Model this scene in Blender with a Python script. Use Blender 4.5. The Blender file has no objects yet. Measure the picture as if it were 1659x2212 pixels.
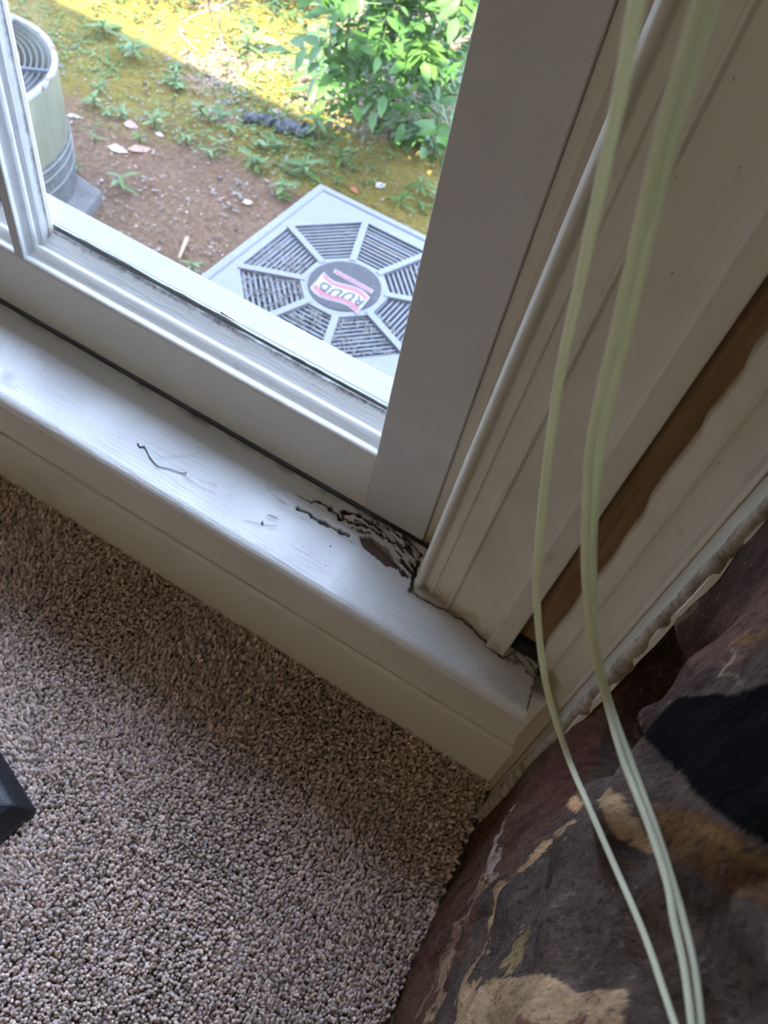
import bpy, math, random
import numpy as np
from mathutils import Matrix, Vector
R_ = random.Random(7)
NR = np.random.default_rng(11)
C = bpy.context.scene.collection
SC = bpy.context.scene

# ------------------------------------------------------------------ camera
F = 1736.0; CX, CY = 829.5, 1106.0; EYE = np.array([0, 0, 0.68])
M = np.array([[0.85269903, 0.48857207, -0.18493701],
              [0.49747654, -0.65138065, 0.57290518],
              [0.15944107, -0.58051751, -0.79848479]])
cam = bpy.data.cameras.new('camera'); cam_o = bpy.data.objects.new('camera', cam); C.objects.link(cam_o)
cam.sensor_fit = 'VERTICAL'; cam.sensor_height = 36; cam.sensor_width = 27
cam.lens = F / 2212 * 36
cam.clip_start = 0.01; cam.clip_end = 200
Rm = Matrix([[M[i][0], -M[i][1], -M[i][2]] for i in range(3)]).to_4x4()
cam_o.matrix_world = Matrix.Translation(EYE) @ Rm
cam.dof.use_dof = True; cam.dof.focus_distance = 0.37; cam.dof.aperture_fstop = 22
SC.camera = cam_o

# ------------------------------------------------------------------ light and exposure
SC.view_settings.view_transform = 'Standard'; SC.view_settings.look = 'None'
SC.view_settings.gamma = 1; SC.view_settings.use_curve_mapping = False
SC.view_settings.exposure = 3.25
world = bpy.data.worlds.new('world'); SC.world = world; world.use_nodes = True
bg = world.node_tree.nodes['Background']
bg.inputs[0].default_value = (0.54, 0.67, 1.0, 1); bg.inputs[1].default_value = 1.6
sun = bpy.data.lights.new('sun', 'SUN'); sun.energy = 5.6; sun.angle = math.radians(0.6); sun.color = (1, 0.93, 0.80)
sun_o = bpy.data.objects.new('sun', sun); C.objects.link(sun_o)
SUN_DIR = Vector((0.10, 0.55, -0.84)).normalized()
sun_o.rotation_euler = SUN_DIR.to_track_quat('-Z', 'Y').to_euler(); sun_o.location = (-2, -3, 6)
lamp = bpy.data.lights.new('room_fill_light', 'POINT'); lamp.energy = 2.1; lamp.color = (1, 0.86, 0.62); lamp.shadow_soft_size = 0.16  # added unseen fill light, warms the faces turned to the room
lamp_o = bpy.data.objects.new('room_fill_light', lamp); C.objects.link(lamp_o); lamp_o.location = (-0.70, -2.60, 0.95)

# ------------------------------------------------------------------ pixel helpers (photo frame -> world points)
def ray(u, v): return M @ np.array([u - CX, v - CY, F])
def onx(u, v, x): d = ray(u, v); return EYE + d * (x / d[0])
def ony(u, v, y): d = ray(u, v); return EYE + d * (y / d[1])
def onz(u, v, z): d = ray(u, v); return EYE + d * ((z - EYE[2]) / d[2])
def ond(u, v, r): d = ray(u, v); return EYE + d / np.linalg.norm(d) * r
def proj(P):
    q = (np.asarray(P) - EYE) @ M
    w = np.where(q[..., 2] > 1e-4, q[..., 2], 1e-4)
    return np.stack([q[..., 0] / w * F + CX, q[..., 1] / w * F + CY], -1), q[..., 2]
def lin(r, g, b, k=1.0):
    f = lambda c: ((c / 255 + 0.055) / 1.055) ** 2.4 if c > 10.3 else c / 255 / 12.92
    return (f(r) * k, f(g) * k, f(b) * k, 1)

# ------------------------------------------------------------------ numpy noise
def vnoise(p, seed=0):
    p = np.asarray(p, float); i = np.floor(p).astype(np.int64); f = p - i; f = f * f * (3 - 2 * f)
    def h(ii):
        n = ii[..., 0] * 374761393 + seed * 69069
        for k in range(1, p.shape[-1]): n = n + ii[..., k] * (668265263, 2147483647, 1274126177)[k - 1]
        n = (n ^ (n >> 13)) * 1274126177 & 0x7fffffff
        n = (n ^ (n >> 16)) & 0xffffff
        return n / 0xffffff
    D = p.shape[-1]; out = 0
    for c in range(2 ** D):
        o = np.array([(c >> k) & 1 for k in range(D)]); w = np.prod(np.where(o == 1, f, 1 - f), -1)
        out = out + h(i + o) * w
    return out * 2 - 1
def fbm(p, o=4, seed=0):
    s = 0; a = 1.0; t = 0
    for k in range(o): s = s + a * vnoise(np.asarray(p) * 2 ** k + 17.3 * k, seed + k); t += a; a *= 0.5
    return s / t

# ------------------------------------------------------------------ object helpers
def tag(o, label=None, cat=None, group=None, kind=None):
    for k, v in (('label', label), ('category', cat), ('group', group), ('kind', kind)):
        if v: o[k] = v
    return o
def empty(name, loc=(0, 0, 0), rz=0):
    o = bpy.data.objects.new(name, None); C.objects.link(o); o.location = loc; o.rotation_euler = (0, 0, rz)
    o.empty_display_size = 0.05; return o
def mesh(name, v, f, mat, parent=None, smooth=False, loc=None):
    me = bpy.data.meshes.new(name); v = [tuple(map(float, p)) for p in v]
    me.from_pydata(v, [], [tuple(int(i) for i in q) for q in f]); me.update()
    return link(name, me, mat, parent, smooth, loc)
def fast_mesh(name, v, f, mat, parent=None, smooth=False, cols=None, colname='Col'):
    v = np.asarray(v, np.float32); f = np.asarray(f, np.int32); me = bpy.data.meshes.new(name); n = f.shape[1]
    me.vertices.add(len(v)); me.vertices.foreach_set('co', v.ravel())
    me.loops.add(f.size); me.loops.foreach_set('vertex_index', f.ravel())
    me.polygons.add(len(f)); me.polygons.foreach_set('loop_start', np.arange(0, f.size, n, dtype=np.int32))
    me.polygons.foreach_set('loop_total', np.full(len(f), n, np.int32)); me.update(calc_edges=True)
    if cols is not None:
        a = me.color_attributes.new(colname, 'FLOAT_COLOR', 'POINT'); c = np.ones((len(v), 4), np.float32)
        cc = np.asarray(cols); c[:, :cc.shape[1]] = cc; a.data.foreach_set('color', c.ravel())
    return link(name, me, mat, parent, smooth)
def link(name, me, mat, parent=None, smooth=False, loc=None):
    o = bpy.data.objects.new(name, me); C.objects.link(o)
    if mat: me.materials.append(mat)
    if smooth: me.polygons.foreach_set('use_smooth', np.ones(len(me.polygons), bool)); me.update()
    if parent: o.parent = parent
    if loc is not None: o.location = loc
    return o
class MB:
    def __init__(s): s.v = []; s.f = []
    def add(s, v, f):
        n = len(s.v); s.v += [tuple(p) for p in v]; s.f += [tuple(i + n for i in q) for q in f]; return s
    def box(s, a, b):
        x0, y0, z0 = a; x1, y1, z1 = b
        return s.add([(x0, y0, z0), (x1, y0, z0), (x1, y1, z0), (x0, y1, z0), (x0, y0, z1), (x1, y0, z1), (x1, y1, z1), (x0, y1, z1)],
                     [(3, 2, 1, 0), (4, 5, 6, 7), (0, 1, 5, 4), (1, 2, 6, 5), (2, 3, 7, 6), (3, 0, 4, 7)])
    def prism(s, poly, z0, z1):
        n = len(poly)
        return s.add([(x, y, z0) for x, y in poly] + [(x, y, z1) for x, y in poly],
                     [tuple(range(n - 1, -1, -1)), tuple(range(n, 2 * n))] + [(i, (i + 1) % n, n + (i + 1) % n, n + i) for i in range(n)])
    def tube(s, pts, r, n=8):
        v, f = tube_vf(pts, r, n); return s.add(v, f)
    def build(s, name, mat, parent=None, smooth=False, bevel=0, seg=2):
        o = mesh(name, s.v, s.f, mat, parent, smooth)
        if bevel:
            m = o.modifiers.new('bevel', 'BEVEL'); m.width = bevel; m.segments = seg; m.limit_method = 'ANGLE'
        return o
def tube_vf(pts, r, n=8):
    P = np.asarray(pts, float); m = len(P); r = np.broadcast_to(np.asarray(r, float), (m,))
    T = np.gradient(P, axis=0); T /= np.linalg.norm(T, axis=1)[:, None] + 1e-12
    a = np.array([0, 0, 1.0]) if abs(T[0][2]) < 0.9 else np.array([1.0, 0, 0])
    u = np.cross(T[0], a); u /= np.linalg.norm(u); v = []
    for i in range(m):
        u = u - T[i] * (u @ T[i]); u /= np.linalg.norm(u); w = np.cross(T[i], u)
        for k in range(n):
            t = 2 * math.pi * k / n; v.append(tuple(P[i] + r[i] * (math.cos(t) * u + math.sin(t) * w)))
    f = [(i * n + k, i * n + (k + 1) % n, (i + 1) * n + (k + 1) % n, (i + 1) * n + k) for i in range(m - 1) for k in range(n)]
    f += [tuple(range(n - 1, -1, -1)), tuple((m - 1) * n + k for k in range(n))]
    return v, f
def spline(pts, n=12):
    P = np.asarray(pts, float); P = np.vstack([2 * P[0] - P[1], P, 2 * P[-1] - P[-2]]); out = []
    for i in range(1, len(P) - 2):
        for t in np.linspace(0, 1, n, endpoint=False):
            a, b, c, d = P[i - 1:i + 3]
            out.append(0.5 * (2 * b + (c - a) * t + (2 * a - 5 * b + 4 * c - d) * t * t + (3 * b - a - 3 * c + d) * t ** 3))
    out.append(P[-2]); return np.array(out)
def sweep_x(name, prof, x0, x1, mat, parent=None, n=2, close=True):
    """profile [(y,z)] swept along x"""
    xs = np.linspace(x0, x1, n); m = len(prof)
    v = [(x, y, z) for x in xs for y, z in prof]
    f = [(i * m + k, i * m + (k + 1) % m, (i + 1) * m + (k + 1) % m, (i + 1) * m + k) for i in range(n - 1) for k in range(m)]
    f += [tuple(range(m - 1, -1, -1)), tuple((n - 1) * m + k for k in range(m))]
    return mesh(name, v, f, mat, parent)
def sweep_z(name, prof, z0, z1, mat, parent=None, n=2, wob=0):
    zs = np.linspace(z0, z1, n); m = len(prof)
    v = [(x, y, z) for z in zs for x, y in prof]
    f = [(i * m + k, i * m + (k + 1) % m, (i + 1) * m + (k + 1) % m, (i + 1) * m + k) for i in range(n - 1) for k in range(m)]
    f += [tuple(range(m - 1, -1, -1)), tuple((n - 1) * m + k for k in range(m))]
    return mesh(name, v, f, mat, parent)
def shear(o, k, xmax=9):
    for v in o.data.vertices:
        if v.co.x < xmax: v.co.x += k * (v.co.z - ZS)
    if xmax == 9: pass
    return o
def soften(o, w=0.001, seg=2, ang=25):
    m = o.modifiers.new('bevel', 'BEVEL'); m.width = w; m.segments = seg; m.limit_method = 'ANGLE'; m.angle_limit = math.radians(ang)
    for p in o.data.polygons: p.use_smooth = True
    n = o.modifiers.new('wn', 'WEIGHTED_NORMAL'); n.keep_sharp = False
    return o

# ------------------------------------------------------------------ materials
class NT:
    def __init__(s, name, rough=0.5, color=(.5, .5, .5, 1), spec=0.5):
        s.m = bpy.data.materials.new(name); s.m.use_nodes = True; s.t = s.m.node_tree; s.b = s.t.nodes['Principled BSDF']
        s.b.inputs['Roughness'].default_value = rough; s.b.inputs['Base Color'].default_value = color
        s.b.inputs['Specular IOR Level'].default_value = spec; s._tc = None
    def node(s, t, **kw):
        n = s.t.nodes.new(t)
        for k, v in kw.items(): setattr(n, k, v)
        return n
    def l(s, a, b): s.t.links.new(a, b)
    def tc(s):
        if not s._tc: s._tc = s.node('ShaderNodeTexCoord').outputs['Object']
        return s._tc
    def map(s, scale=(1, 1, 1), rot=(0, 0, 0)):
        n = s.node('ShaderNodeMapping'); n.inputs['Scale'].default_value = scale; n.inputs['Rotation'].default_value = rot
        s.l(s.tc(), n.inputs[0]); return n.outputs[0]
    def noise(s, scale, detail=4, vec=None, rough=0.55):
        n = s.node('ShaderNodeTexNoise'); n.inputs['Scale'].default_value = scale; n.inputs['Detail'].default_value = detail
        n.inputs['Roughness'].default_value = rough; s.l(vec or s.tc(), n.inputs['Vector']); return n.outputs[0]
    def vor(s, scale, vec=None, feature='F1', out='Distance'):
        n = s.node('ShaderNodeTexVoronoi', feature=feature); n.inputs['Scale'].default_value = scale
        s.l(vec or s.tc(), n.inputs['Vector']); return n.outputs[out]
    def ramp(s, fac, stops):
        n = s.node('ShaderNodeValToRGB'); e = n.color_ramp.elements
        while len(e) < len(stops): e.new(0.5)
        for k, (p, c) in enumerate(stops):
            e[k].position = p; e[k].color = c if len(c) == 4 else tuple(c) + (1,)
        s.l(fac, n.inputs[0]); return n.outputs[0]
    def step(s, fac, a, b): return s.ramp(fac, [(a, (0, 0, 0, 1)), (b, (1, 1, 1, 1))])
    def mix(s, fac, a, b, mode='MIX'):
        n = s.node('ShaderNodeMix', data_type='RGBA', blend_type=mode)
        if isinstance(fac, float): n.inputs[0].default_value = fac
        else: s.l(fac, n.inputs[0])
        for k, c in ((6, a), (7, b)):
            if isinstance(c, tuple): n.inputs[k].default_value = c
            else: s.l(c, n.inputs[k])
        return n.outputs[2]
    def math(s, op, a, b):
        n = s.node('ShaderNodeMath', operation=op)
        for k, c in ((0, a), (1, b)):
            if isinstance(c, (int, float)): n.inputs[k].default_value = c
            else: s.l(c, n.inputs[k])
        return n.outputs[0]
    def attr(s, name='Col'):
        n = s.node('ShaderNodeVertexColor', layer_name=name); return n.outputs[0]
    def sep(s, v=None):
        n = s.node('ShaderNodeSeparateXYZ'); s.l(v or s.tc(), n.inputs[0]); return n.outputs
    def col(s, c): s.l(c, s.b.inputs['Base Color']); return s
    def bump(s, h, dist=0.001, strength=1.0):
        n = s.node('ShaderNodeBump'); n.inputs['Distance'].default_value = dist; n.inputs['Strength'].default_value = strength
        s.l(h, n.inputs['Height']); s.l(n.outputs[0], s.b.inputs['Normal']); return s

def paint(name, base, rough=0.38, streak=(25, 400, 400), bump=0.0003, dirt=0.35, dirt_col=(0.10, 0.075, 0.05, 1), specks=True, stain=False):
    t = NT(name, rough, base)
    c = t.mix(t.step(t.noise(14, 5), 0.52, 0.85), base, tuple(x * 0.80 for x in base[:3]) + (1,))
    if dirt:
        d = t.math('MULTIPLY', t.step(t.noise(38, 6, rough=0.7), 0.62, 0.78), dirt); c = t.mix(d, c, dirt_col)
    if specks:
        c = t.mix(t.math('MULTIPLY', t.step(t.noise(330, 2), 0.74, 0.78), 0.75), c, (0.12, 0.09, 0.07, 1))
    if stain:
        zz = t.math('ADD', t.math('MULTIPLY', t.math('SUBTRACT', .166, t.sep()[2]), 45), t.math('MULTIPLY', t.math('SUBTRACT', t.noise(70, 4), .5), 3.0)); c = t.mix(t.math('MULTIPLY', t.step(zz, .45, 1.0), .6), c, (.26, .18, .07, 1))
    t.col(c)
    h = t.math('ADD', t.noise(1, 3, t.map(streak)), t.math('MULTIPLY', t.noise(120, 2), 0.6))
    t.bump(h, bump); return t.m
WHITE = (0.70, 0.69, 0.65, 1)
CREAM = (0.67, 0.64, 0.54, 1)
m_trim = paint('trim_paint', CREAM, 0.42, (300, 300, 18), 0.00025, 0.30, stain=True)
m_base = paint('baseboard_paint', CREAM, 0.42, (18, 300, 300), 0.00025, 0.15)
m_stile = paint('stile_paint', (0.60, 0.59, 0.57, 1), 0.45, (300, 300, 18), 0.0002, 0.12)
def sash_mat():
    t = NT('sash_paint', 0.36, WHITE); y = t.sep()[1]
    c = t.mix(t.math('MULTIPLY', t.step(t.noise(60, 5, rough=.7), .58, .75), .3), WHITE, (0.22, 0.17, 0.13, 1))
    n = t.noise(90, 5, rough=0.7)
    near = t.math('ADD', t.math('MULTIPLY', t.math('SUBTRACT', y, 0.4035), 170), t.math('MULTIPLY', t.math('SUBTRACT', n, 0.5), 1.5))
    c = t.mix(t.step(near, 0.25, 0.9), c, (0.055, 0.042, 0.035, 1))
    t.col(c); t.bump(t.math('ADD', t.noise(1, 3, t.map((30, 300, 300))), t.math('MULTIPLY', t.noise(70, 3), .8)), 0.0004); return t.m
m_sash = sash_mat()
def stool_mat():
    t = NT('sill_paint', 0.27, WHITE); a = t.attr()
    sp = t.node('ShaderNodeSeparateColor'); t.l(a, sp.inputs[0])
    c = t.mix(t.math('MULTIPLY', t.step(t.noise(30, 6, rough=.7), .60, .8), .22), WHITE, (0.25, 0.2, 0.15, 1))
    c = t.mix(t.math('MULTIPLY', t.step(t.noise(300, 2), .735, .77), .8), c, (0.08, 0.06, 0.05, 1))
    c = t.mix(sp.outputs[0], c, (0.018, 0.013, 0.011, 1))       # rot, cracks and grime
    c = t.mix(sp.outputs[1], c, (0.115, 0.070, 0.060, 1))       # bare wood where paint has flaked off
    c = t.mix(t.math('MULTIPLY', sp.outputs[2], 0.7), c, (0.28, 0.20, 0.10, 1))   # yellow stain
    t.col(c)
    s1 = t.noise(1, 2, t.map((22, 520, 520), (0, 0, math.radians(-7)))); s2 = t.noise(1, 4, t.map((60, 1100, 1100), (0, 0, math.radians(-7))))
    msk = t.step(t.noise(9, 2), .38, .6)
    t.bump(t.math('ADD', t.math('MULTIPLY', t.math('ADD', s1, t.math('MULTIPLY', s2, .5)), msk), t.math('MULTIPLY', t.noise(160, 3), .35)), 0.0012)
    return t.m
m_stool = stool_mat()
m_ext = paint('exterior_sill_paint', (0.20, 0.197, 0.213, 1), 0.5, (25, 300, 300), 0.0003, 0.2)
m_putty = paint('putty', (0.16, 0.16, 0.12, 1), 0.7, (40, 300, 300), 0.0006, 0.8)
def wood_mat():
    t = NT('raw_wood', 0.7); n = t.noise(1, 6, t.map((160, 160, 9)))
    c = t.ramp(n, [(0.25, (0.13, 0.070, 0.030)), (0.55, (0.25, 0.145, 0.065)), (0.8, (0.34, 0.21, 0.10))])
    t.col(c); t.bump(n, 0.0006); return t.m
m_wood = wood_mat()
def caulk_mat():
    t = NT('caulk', 0.7); n = t.noise(110, 6, rough=.7)
    t.col(t.ramp(n, [(0.3, (0.10, 0.075, 0.05)), (0.5, (0.33, 0.27, 0.19)), (0.75, (0.52, 0.46, 0.37))])); t.bump(n, 0.002); return t.m
m_caulk = caulk_mat()
def simple(name, col, rough=0.5, metal=0, nz=0, nscale=40, bump=0, bscale=200):
    t = NT(name, rough, col); t.b.inputs['Metallic'].default_value = metal
    if nz: t.col(t.mix(t.step(t.noise(nscale, 5), .35, .7), col, tuple(x * (1 - nz) for x in col[:3]) + (1,)))
    if bump: t.bump(t.noise(bscale, 3), bump)
    return t.m
m_wall = simple('wall_plaster', (0.52, 0.45, 0.36, 1), 0.8, nz=.1, nscale=5, bump=0.0006)
m_ceil = simple('ceiling_plaster', (0.72, 0.69, 0.63, 1), 0.9, bump=0.001, bscale=120)
m_siding = simple('siding', (0.35, 0.33, 0.30, 1), 0.7, nz=.2)
m_dark = simple('dark_dirt', (0.012, 0.010, 0.009, 1), 0.9, bump=0.003, bscale=300)
def glass_mat():
    m = bpy.data.materials.new('window_glass'); m.use_nodes = True; nt = m.node_tree; nt.nodes.clear()
    N = nt.nodes.new; o = N('ShaderNodeOutputMaterial'); tr = N('ShaderNodeBsdfTransparent'); gl = N('ShaderNodeBsdfGlossy'); mx = N('ShaderNodeMixShader')
    df = N('ShaderNodeBsdfDiffuse'); m2 = N('ShaderNodeMixShader'); fr = N('ShaderNodeFresnel'); nz = N('ShaderNodeTexNoise'); rp = N('ShaderNodeValToRGB'); tc = N('ShaderNodeTexCoord')
    tr.inputs[0].default_value = (0.93, 0.95, 0.94, 1); gl.inputs['Roughness'].default_value = 0.0; ge = N('ShaderNodeNewGeometry'); mr = N('ShaderNodeMapRange'); mr.inputs[3].default_value = 1.45; mr.inputs[4].default_value = 1 / 1.45; nt.links.new(ge.outputs['Backfacing'], mr.inputs[0]); nt.links.new(mr.outputs[0], fr.inputs[0])
    df.inputs[0].default_value = (0.6, 0.6, 0.58, 1)
    nz.inputs['Scale'].default_value = 9; nz.inputs['Detail'].default_value = 6; rp.color_ramp.elements[0].position = 0.45; rp.color_ramp.elements[1].position = 0.9
    rp.color_ramp.elements[0].color = (0.015, 0.015, 0.015, 1); rp.color_ramp.elements[1].color = (0.10, 0.10, 0.10, 1)
    L = nt.links.new; L(tc.outputs['Object'], nz.inputs[0]); L(nz.outputs[0], rp.inputs[0]); L(rp.outputs[0], m2.inputs[0]); L(tr.outputs[0], m2.inputs[1]); L(df.outputs[0], m2.inputs[2])
    L(fr.outputs[0], mx.inputs[0]); L(m2.outputs[0], mx.inputs[1]); L(gl.outputs[0], mx.inputs[2]); L(mx.outputs[0], o.inputs[0]); return m
m_glass = glass_mat()

# ================================================================== room shell
FZ = -0.05                      # carpet level
ZS = 0.145                      # top of the window sill
WX0, WX1 = -1.30, -0.068        # window opening
WH = 1.50                       # head of the opening
XS = 0.0755                     # stone wall plane
o = MB().box((-3.2, -3.4, FZ - 0.16), (0.45, 0.50, FZ - 0.006)).build('floor', simple('carpet_backing', (0.26, 0.20, 0.165, 1), 0.95, nz=.3, nscale=200)); tag(o, kind='structure')
o = MB().box((-3.2, -3.4, 2.15), (0.45, 0.50, 2.25)).build('ceiling', m_ceil); tag(o, kind='structure')
w = MB(); w.box((-3.2, 0.346, FZ - .16), (WX0, 0.50, 2.15)); w.box((WX1, 0.346, FZ - .16), (0.45, 0.50, 2.15))
w.box((WX0, 0.346, WH), (WX1, 0.50, 2.15)); w.box((WX0, 0.346, FZ - .16), (WX1, 0.50, 0.110))
o = w.build('wall_front', m_wall); tag(o, kind='structure')
o = MB().box((-3.3, -3.5, FZ - .16), (-3.2, 0.50, 2.25)).build('wall_left', m_wall); tag(o, kind='structure')
o = MB().box((-3.2, -3.5, FZ - .16), (0.45, -3.4, 2.15)).build('wall_back', m_wall); tag(o, kind='structure')
# roof with deep eaves: its edge throws the shade over the near ground
roof = MB(); EY = 1.05; EZ = 2.16
roof.add([(-7, EY, EZ), (5, EY, EZ), (5, -1.5, EZ + 1.0), (-7, -1.5, EZ + 1.0), (-7, -4.9, EZ), (5, -4.9, EZ),
          (-7, EY, EZ + .12), (5, EY, EZ + .12), (5, -1.5, EZ + 1.12), (-7, -1.5, EZ + 1.12), (-7, -4.9, EZ + .12), (5, -4.9, EZ + .12)],
         [(0, 1, 2, 3), (3, 2, 5, 4), (7, 6, 9, 8), (8, 9, 10, 11), (0, 6, 7, 1), (4, 5, 11, 10), (0, 3, 9, 6), (3, 4, 10, 9), (1, 7, 8, 2), (2, 8, 11, 5)])
roof.box((-7, 0.5, EZ), (5, EY - .02, EZ + .03))
o = roof.build('roof', simple('shingle', (0.10, 0.09, 0.085, 1), 0.9, nz=.4)); tag(o, kind='structure')
# house body beyond the room, so that the sun only comes over the roof
w = MB(); w.box((-7, 0.40, -1.9), (-3.3, 0.52, EZ)); w.box((0.45, 0.40, -1.9), (5, 0.52, EZ)); w.box((-3.3, 0.40, -1.9), (0.45, 0.50, FZ - .16))
o = w.build('wall_exterior', m_siding); tag(o, kind='structure')
# stand for the added warm fill light, unseen behind the camera
cl = tag(empty('fill_light_stand', (-0.70, -2.60, FZ)), 'bare stand of an unseen fill light added at the back of the room', 'lamp')
MB().tube([(0, 0, -.004), (0, 0, .02)], .14, 28).build('base', m_dark, cl); MB().tube([(0, 0, .02), (0, 0, .78)], .010, 10).build('pole', m_dark, cl)

# ================================================================== window_1
win = tag(empty('window_1', (0, 0, 0)), kind='structure')
YF = 0.3763; YG = 0.408
rail_prof = [(YF, .1475), (YF, .2095), (.3768, .2118), (.3782, .2133), (.3803, .2139), (.3822, .2128), (.3840, .2127), (.3862, .2150), (.3890, .2178), (.3918, .2194),
             (.3938, .2190), (.3950, .2180), (.3966, .2190), (.4000, .2215), (.4040, .2245), (YG, .2278), (.4145, .2278), (.418, .2278), (.421, .205), (.421, .1475)]
XM = -0.4937; GW = 0.008
rail = sweep_x('sash_rail', rail_prof, WX0 + .05, -0.139, m_sash, win, n=2); soften(rail, .0007, 2, 20)
stile = MB().box((-0.139, YF + .0002, .1465), (-0.0832, .421, WH - .02)).build('sash_stile', m_stile, win); shear(stile, -.009, -.1); soften(stile, .0012, 3)
stl = MB().box((WX0 + .003, YF, .1465), (WX0 + .05, .421, WH - .02)).build('sash_stile', m_stile, win); soften(stl, .0012)
MB().box((WX0 + .05, YF, WH - .08), (-0.139, .421, WH - .02)).build('sash_rail', m_stile, win, bevel=.001)
# muntins: narrow moulded bars between the panes
def muntin(xc):
    h = [(0.0045, 0), (0.0052, .0012), (0.0052, .0035), (0.0028, .0058), (0.0040, .0085), (0.0068, .0120), (0.0076, .0145), (0.0066, .0168), (0.0090, .0205), (0.0100, .0260), (0.0105, .0312), (0.0104, .0328)]
    prof = [(xc - a, YF + b) for a, b in h][::-1] + [(xc + a, YF + b) for a, b in h]
    o = sweep_z('muntin', prof, .2125, WH - .08, m_munt, win); shear(o, -.008); soften(o, .0005, 2, 20); return o
def munt_mat():
    t = NT('muntin_paint', 0.42, WHITE); y = t.sep()[1]
    c = t.mix(t.math('MULTIPLY', t.step(t.noise(60, 5, rough=.7), .55, .75), .4), (0.52, .51, .48, 1), (0.22, 0.17, 0.13, 1))
    n = t.noise(90, 5, rough=0.7)
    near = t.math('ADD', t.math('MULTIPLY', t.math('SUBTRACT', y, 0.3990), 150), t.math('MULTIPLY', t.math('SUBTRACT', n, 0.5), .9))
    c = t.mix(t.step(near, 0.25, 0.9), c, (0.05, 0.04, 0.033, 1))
    c = t.mix(t.step(t.math('MULTIPLY', t.math('SUBTRACT', y, 0.40), 100), .42, .50), c, (0.50, 0.45, 0.34, 1))
    t.col(c); t.bump(t.math('ADD', t.noise(1, 3, t.map((300, 300, 30))), t.math('MULTIPLY', t.noise(80, 3), .8)), 0.0004); return t.m
m_munt = munt_mat()
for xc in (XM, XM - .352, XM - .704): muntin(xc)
xe = [WX0 + .05, XM - .704, XM - .352, XM, -0.139]
for a, b in zip(xe[:-1], xe[1:]):
    MB().box((a + .0105, YG + .0008, .2280), (b - .0105 if b < -.2 else b + .001, YG + .0034, WH - .079)).build('glass_pane', m_glass, win)
# putty bead outside the glass, ragged upper edge with lapped brush strokes
nx = 400; xs = np.linspace(WX0 + .06, -0.14, nx); hh = .0012 + .0012 * np.abs(fbm(np.c_[xs * 60, xs * 0], 4, 3)) + .0022 * np.clip(fbm(np.c_[xs * 16, xs * 0 + 5], 3, 8) * 2, 0, 1)
v = []; f = []
for i, x in enumerate(xs):
    v += [(x, YG + .0036, .2270), (x, YG + .0036, .2284 + hh[i]), (x, YG + .0070, .2282 + hh[i] * .3), (x, .4225, .2200), (x, .4225, .2040)]
for i in range(nx - 1):
    for k in range(4): f.append((i * 5 + k, i * 5 + k + 1, i * 5 + 5 + k + 1, i * 5 + 5 + k))
mesh('putty_bead', v, f, m_putty, win)
# exterior sill, seen through the glass
MB().add([(WX0, .4215, .150), (-.02, .4215, .150), (-.02, .5285, .1420), (WX0, .5285, .1420), (WX0, .4215, .105), (-.02, .4215, .105), (-.02, .532, .100), (WX0, .532, .100)],
         [(0, 1, 2, 3), (7, 6, 5, 4), (0, 4, 5, 1), (1, 5, 6, 2), (2, 6, 7, 3), (3, 7, 4, 0)]).build('exterior_sill', m_ext, win, bevel=.002)
fl = MB()
for k, (u0, v0, u1, v1, hgt) in enumerate([(462, 690, 480, 672, .006), (476, 672, 520, 700, .0045)]):
    p = ony(u0, v0, .4155); q = ony(u1, v1, .4155); fl.add([p, q, q + [0, .002, -hgt], p + [0, .002, -hgt], p + [0, .001, 0], q + [0, .001, 0], q + [0, .003, -hgt], p + [0, .003, -hgt]], [(0, 1, 2, 3), (5, 4, 7, 6), (0, 4, 5, 1), (2, 6, 7, 3), (0, 3, 7, 4), (1, 5, 6, 2)])
tag(fl.build('paint_flake', simple('old_paint', (.45, .42, .33, 1), .6, nz=.3, nscale=300), win), 'yellowed flake of lifted paint behind the glass')
# jamb on the right, outside the sash
MB().box((-.083, YF + .004, .11), (-.066, .50, WH)).build('jamb', m_trim, win); MB().box((WX0 - .01, YF + .004, .11), (WX0 + .002, .50, WH)).build('jamb', m_trim, win)
# casing with its moulded profile and round inner bead
cp = [(-.0705, .376), (-.0705, .3432), (-.0700, .3402), (-.0688, .3377), (-.0672, .3360), (-.0654, .3352), (-.0636, .3356), (-.0624, .3372), (-.0614, .3392), (-.0600, .3400), (-.0560, .3380), (-.0540, .3366),
      (-.0528, .3372), (-.0520, .3380), (-.0400, .3362), (-.0392, .3352), (-.0384, .3320), (-.0364, .3318), (-.0346, .3342), (-.0250, .3338), (-.0120, .3310), (-.0010, .3272), (.0016, .3264), (.0024, .3222), (.0042, .3214),
      (.0060, .3216), (.0150, .3212), (.0172, .3216), (.0180, .3230), (.0180, .346), (-.060, .346), (-.062, .376)]
cas = sweep_z('casing', cp, .1462, WH + .08, m_trim, win); shear(cas, .020); soften(cas, .0004, 1, 15)
cl_ = sweep_z('casing', [(2 * (WX0 + WX1) / 2 - x, y) for x, y in cp][::-1], .1462, WH + .08, m_trim, win)
MB().box((WX0 + .002, .323, WH), (WX1, .346, WH + .08)).build('casing', m_trim, win, bevel=.003)
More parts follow.
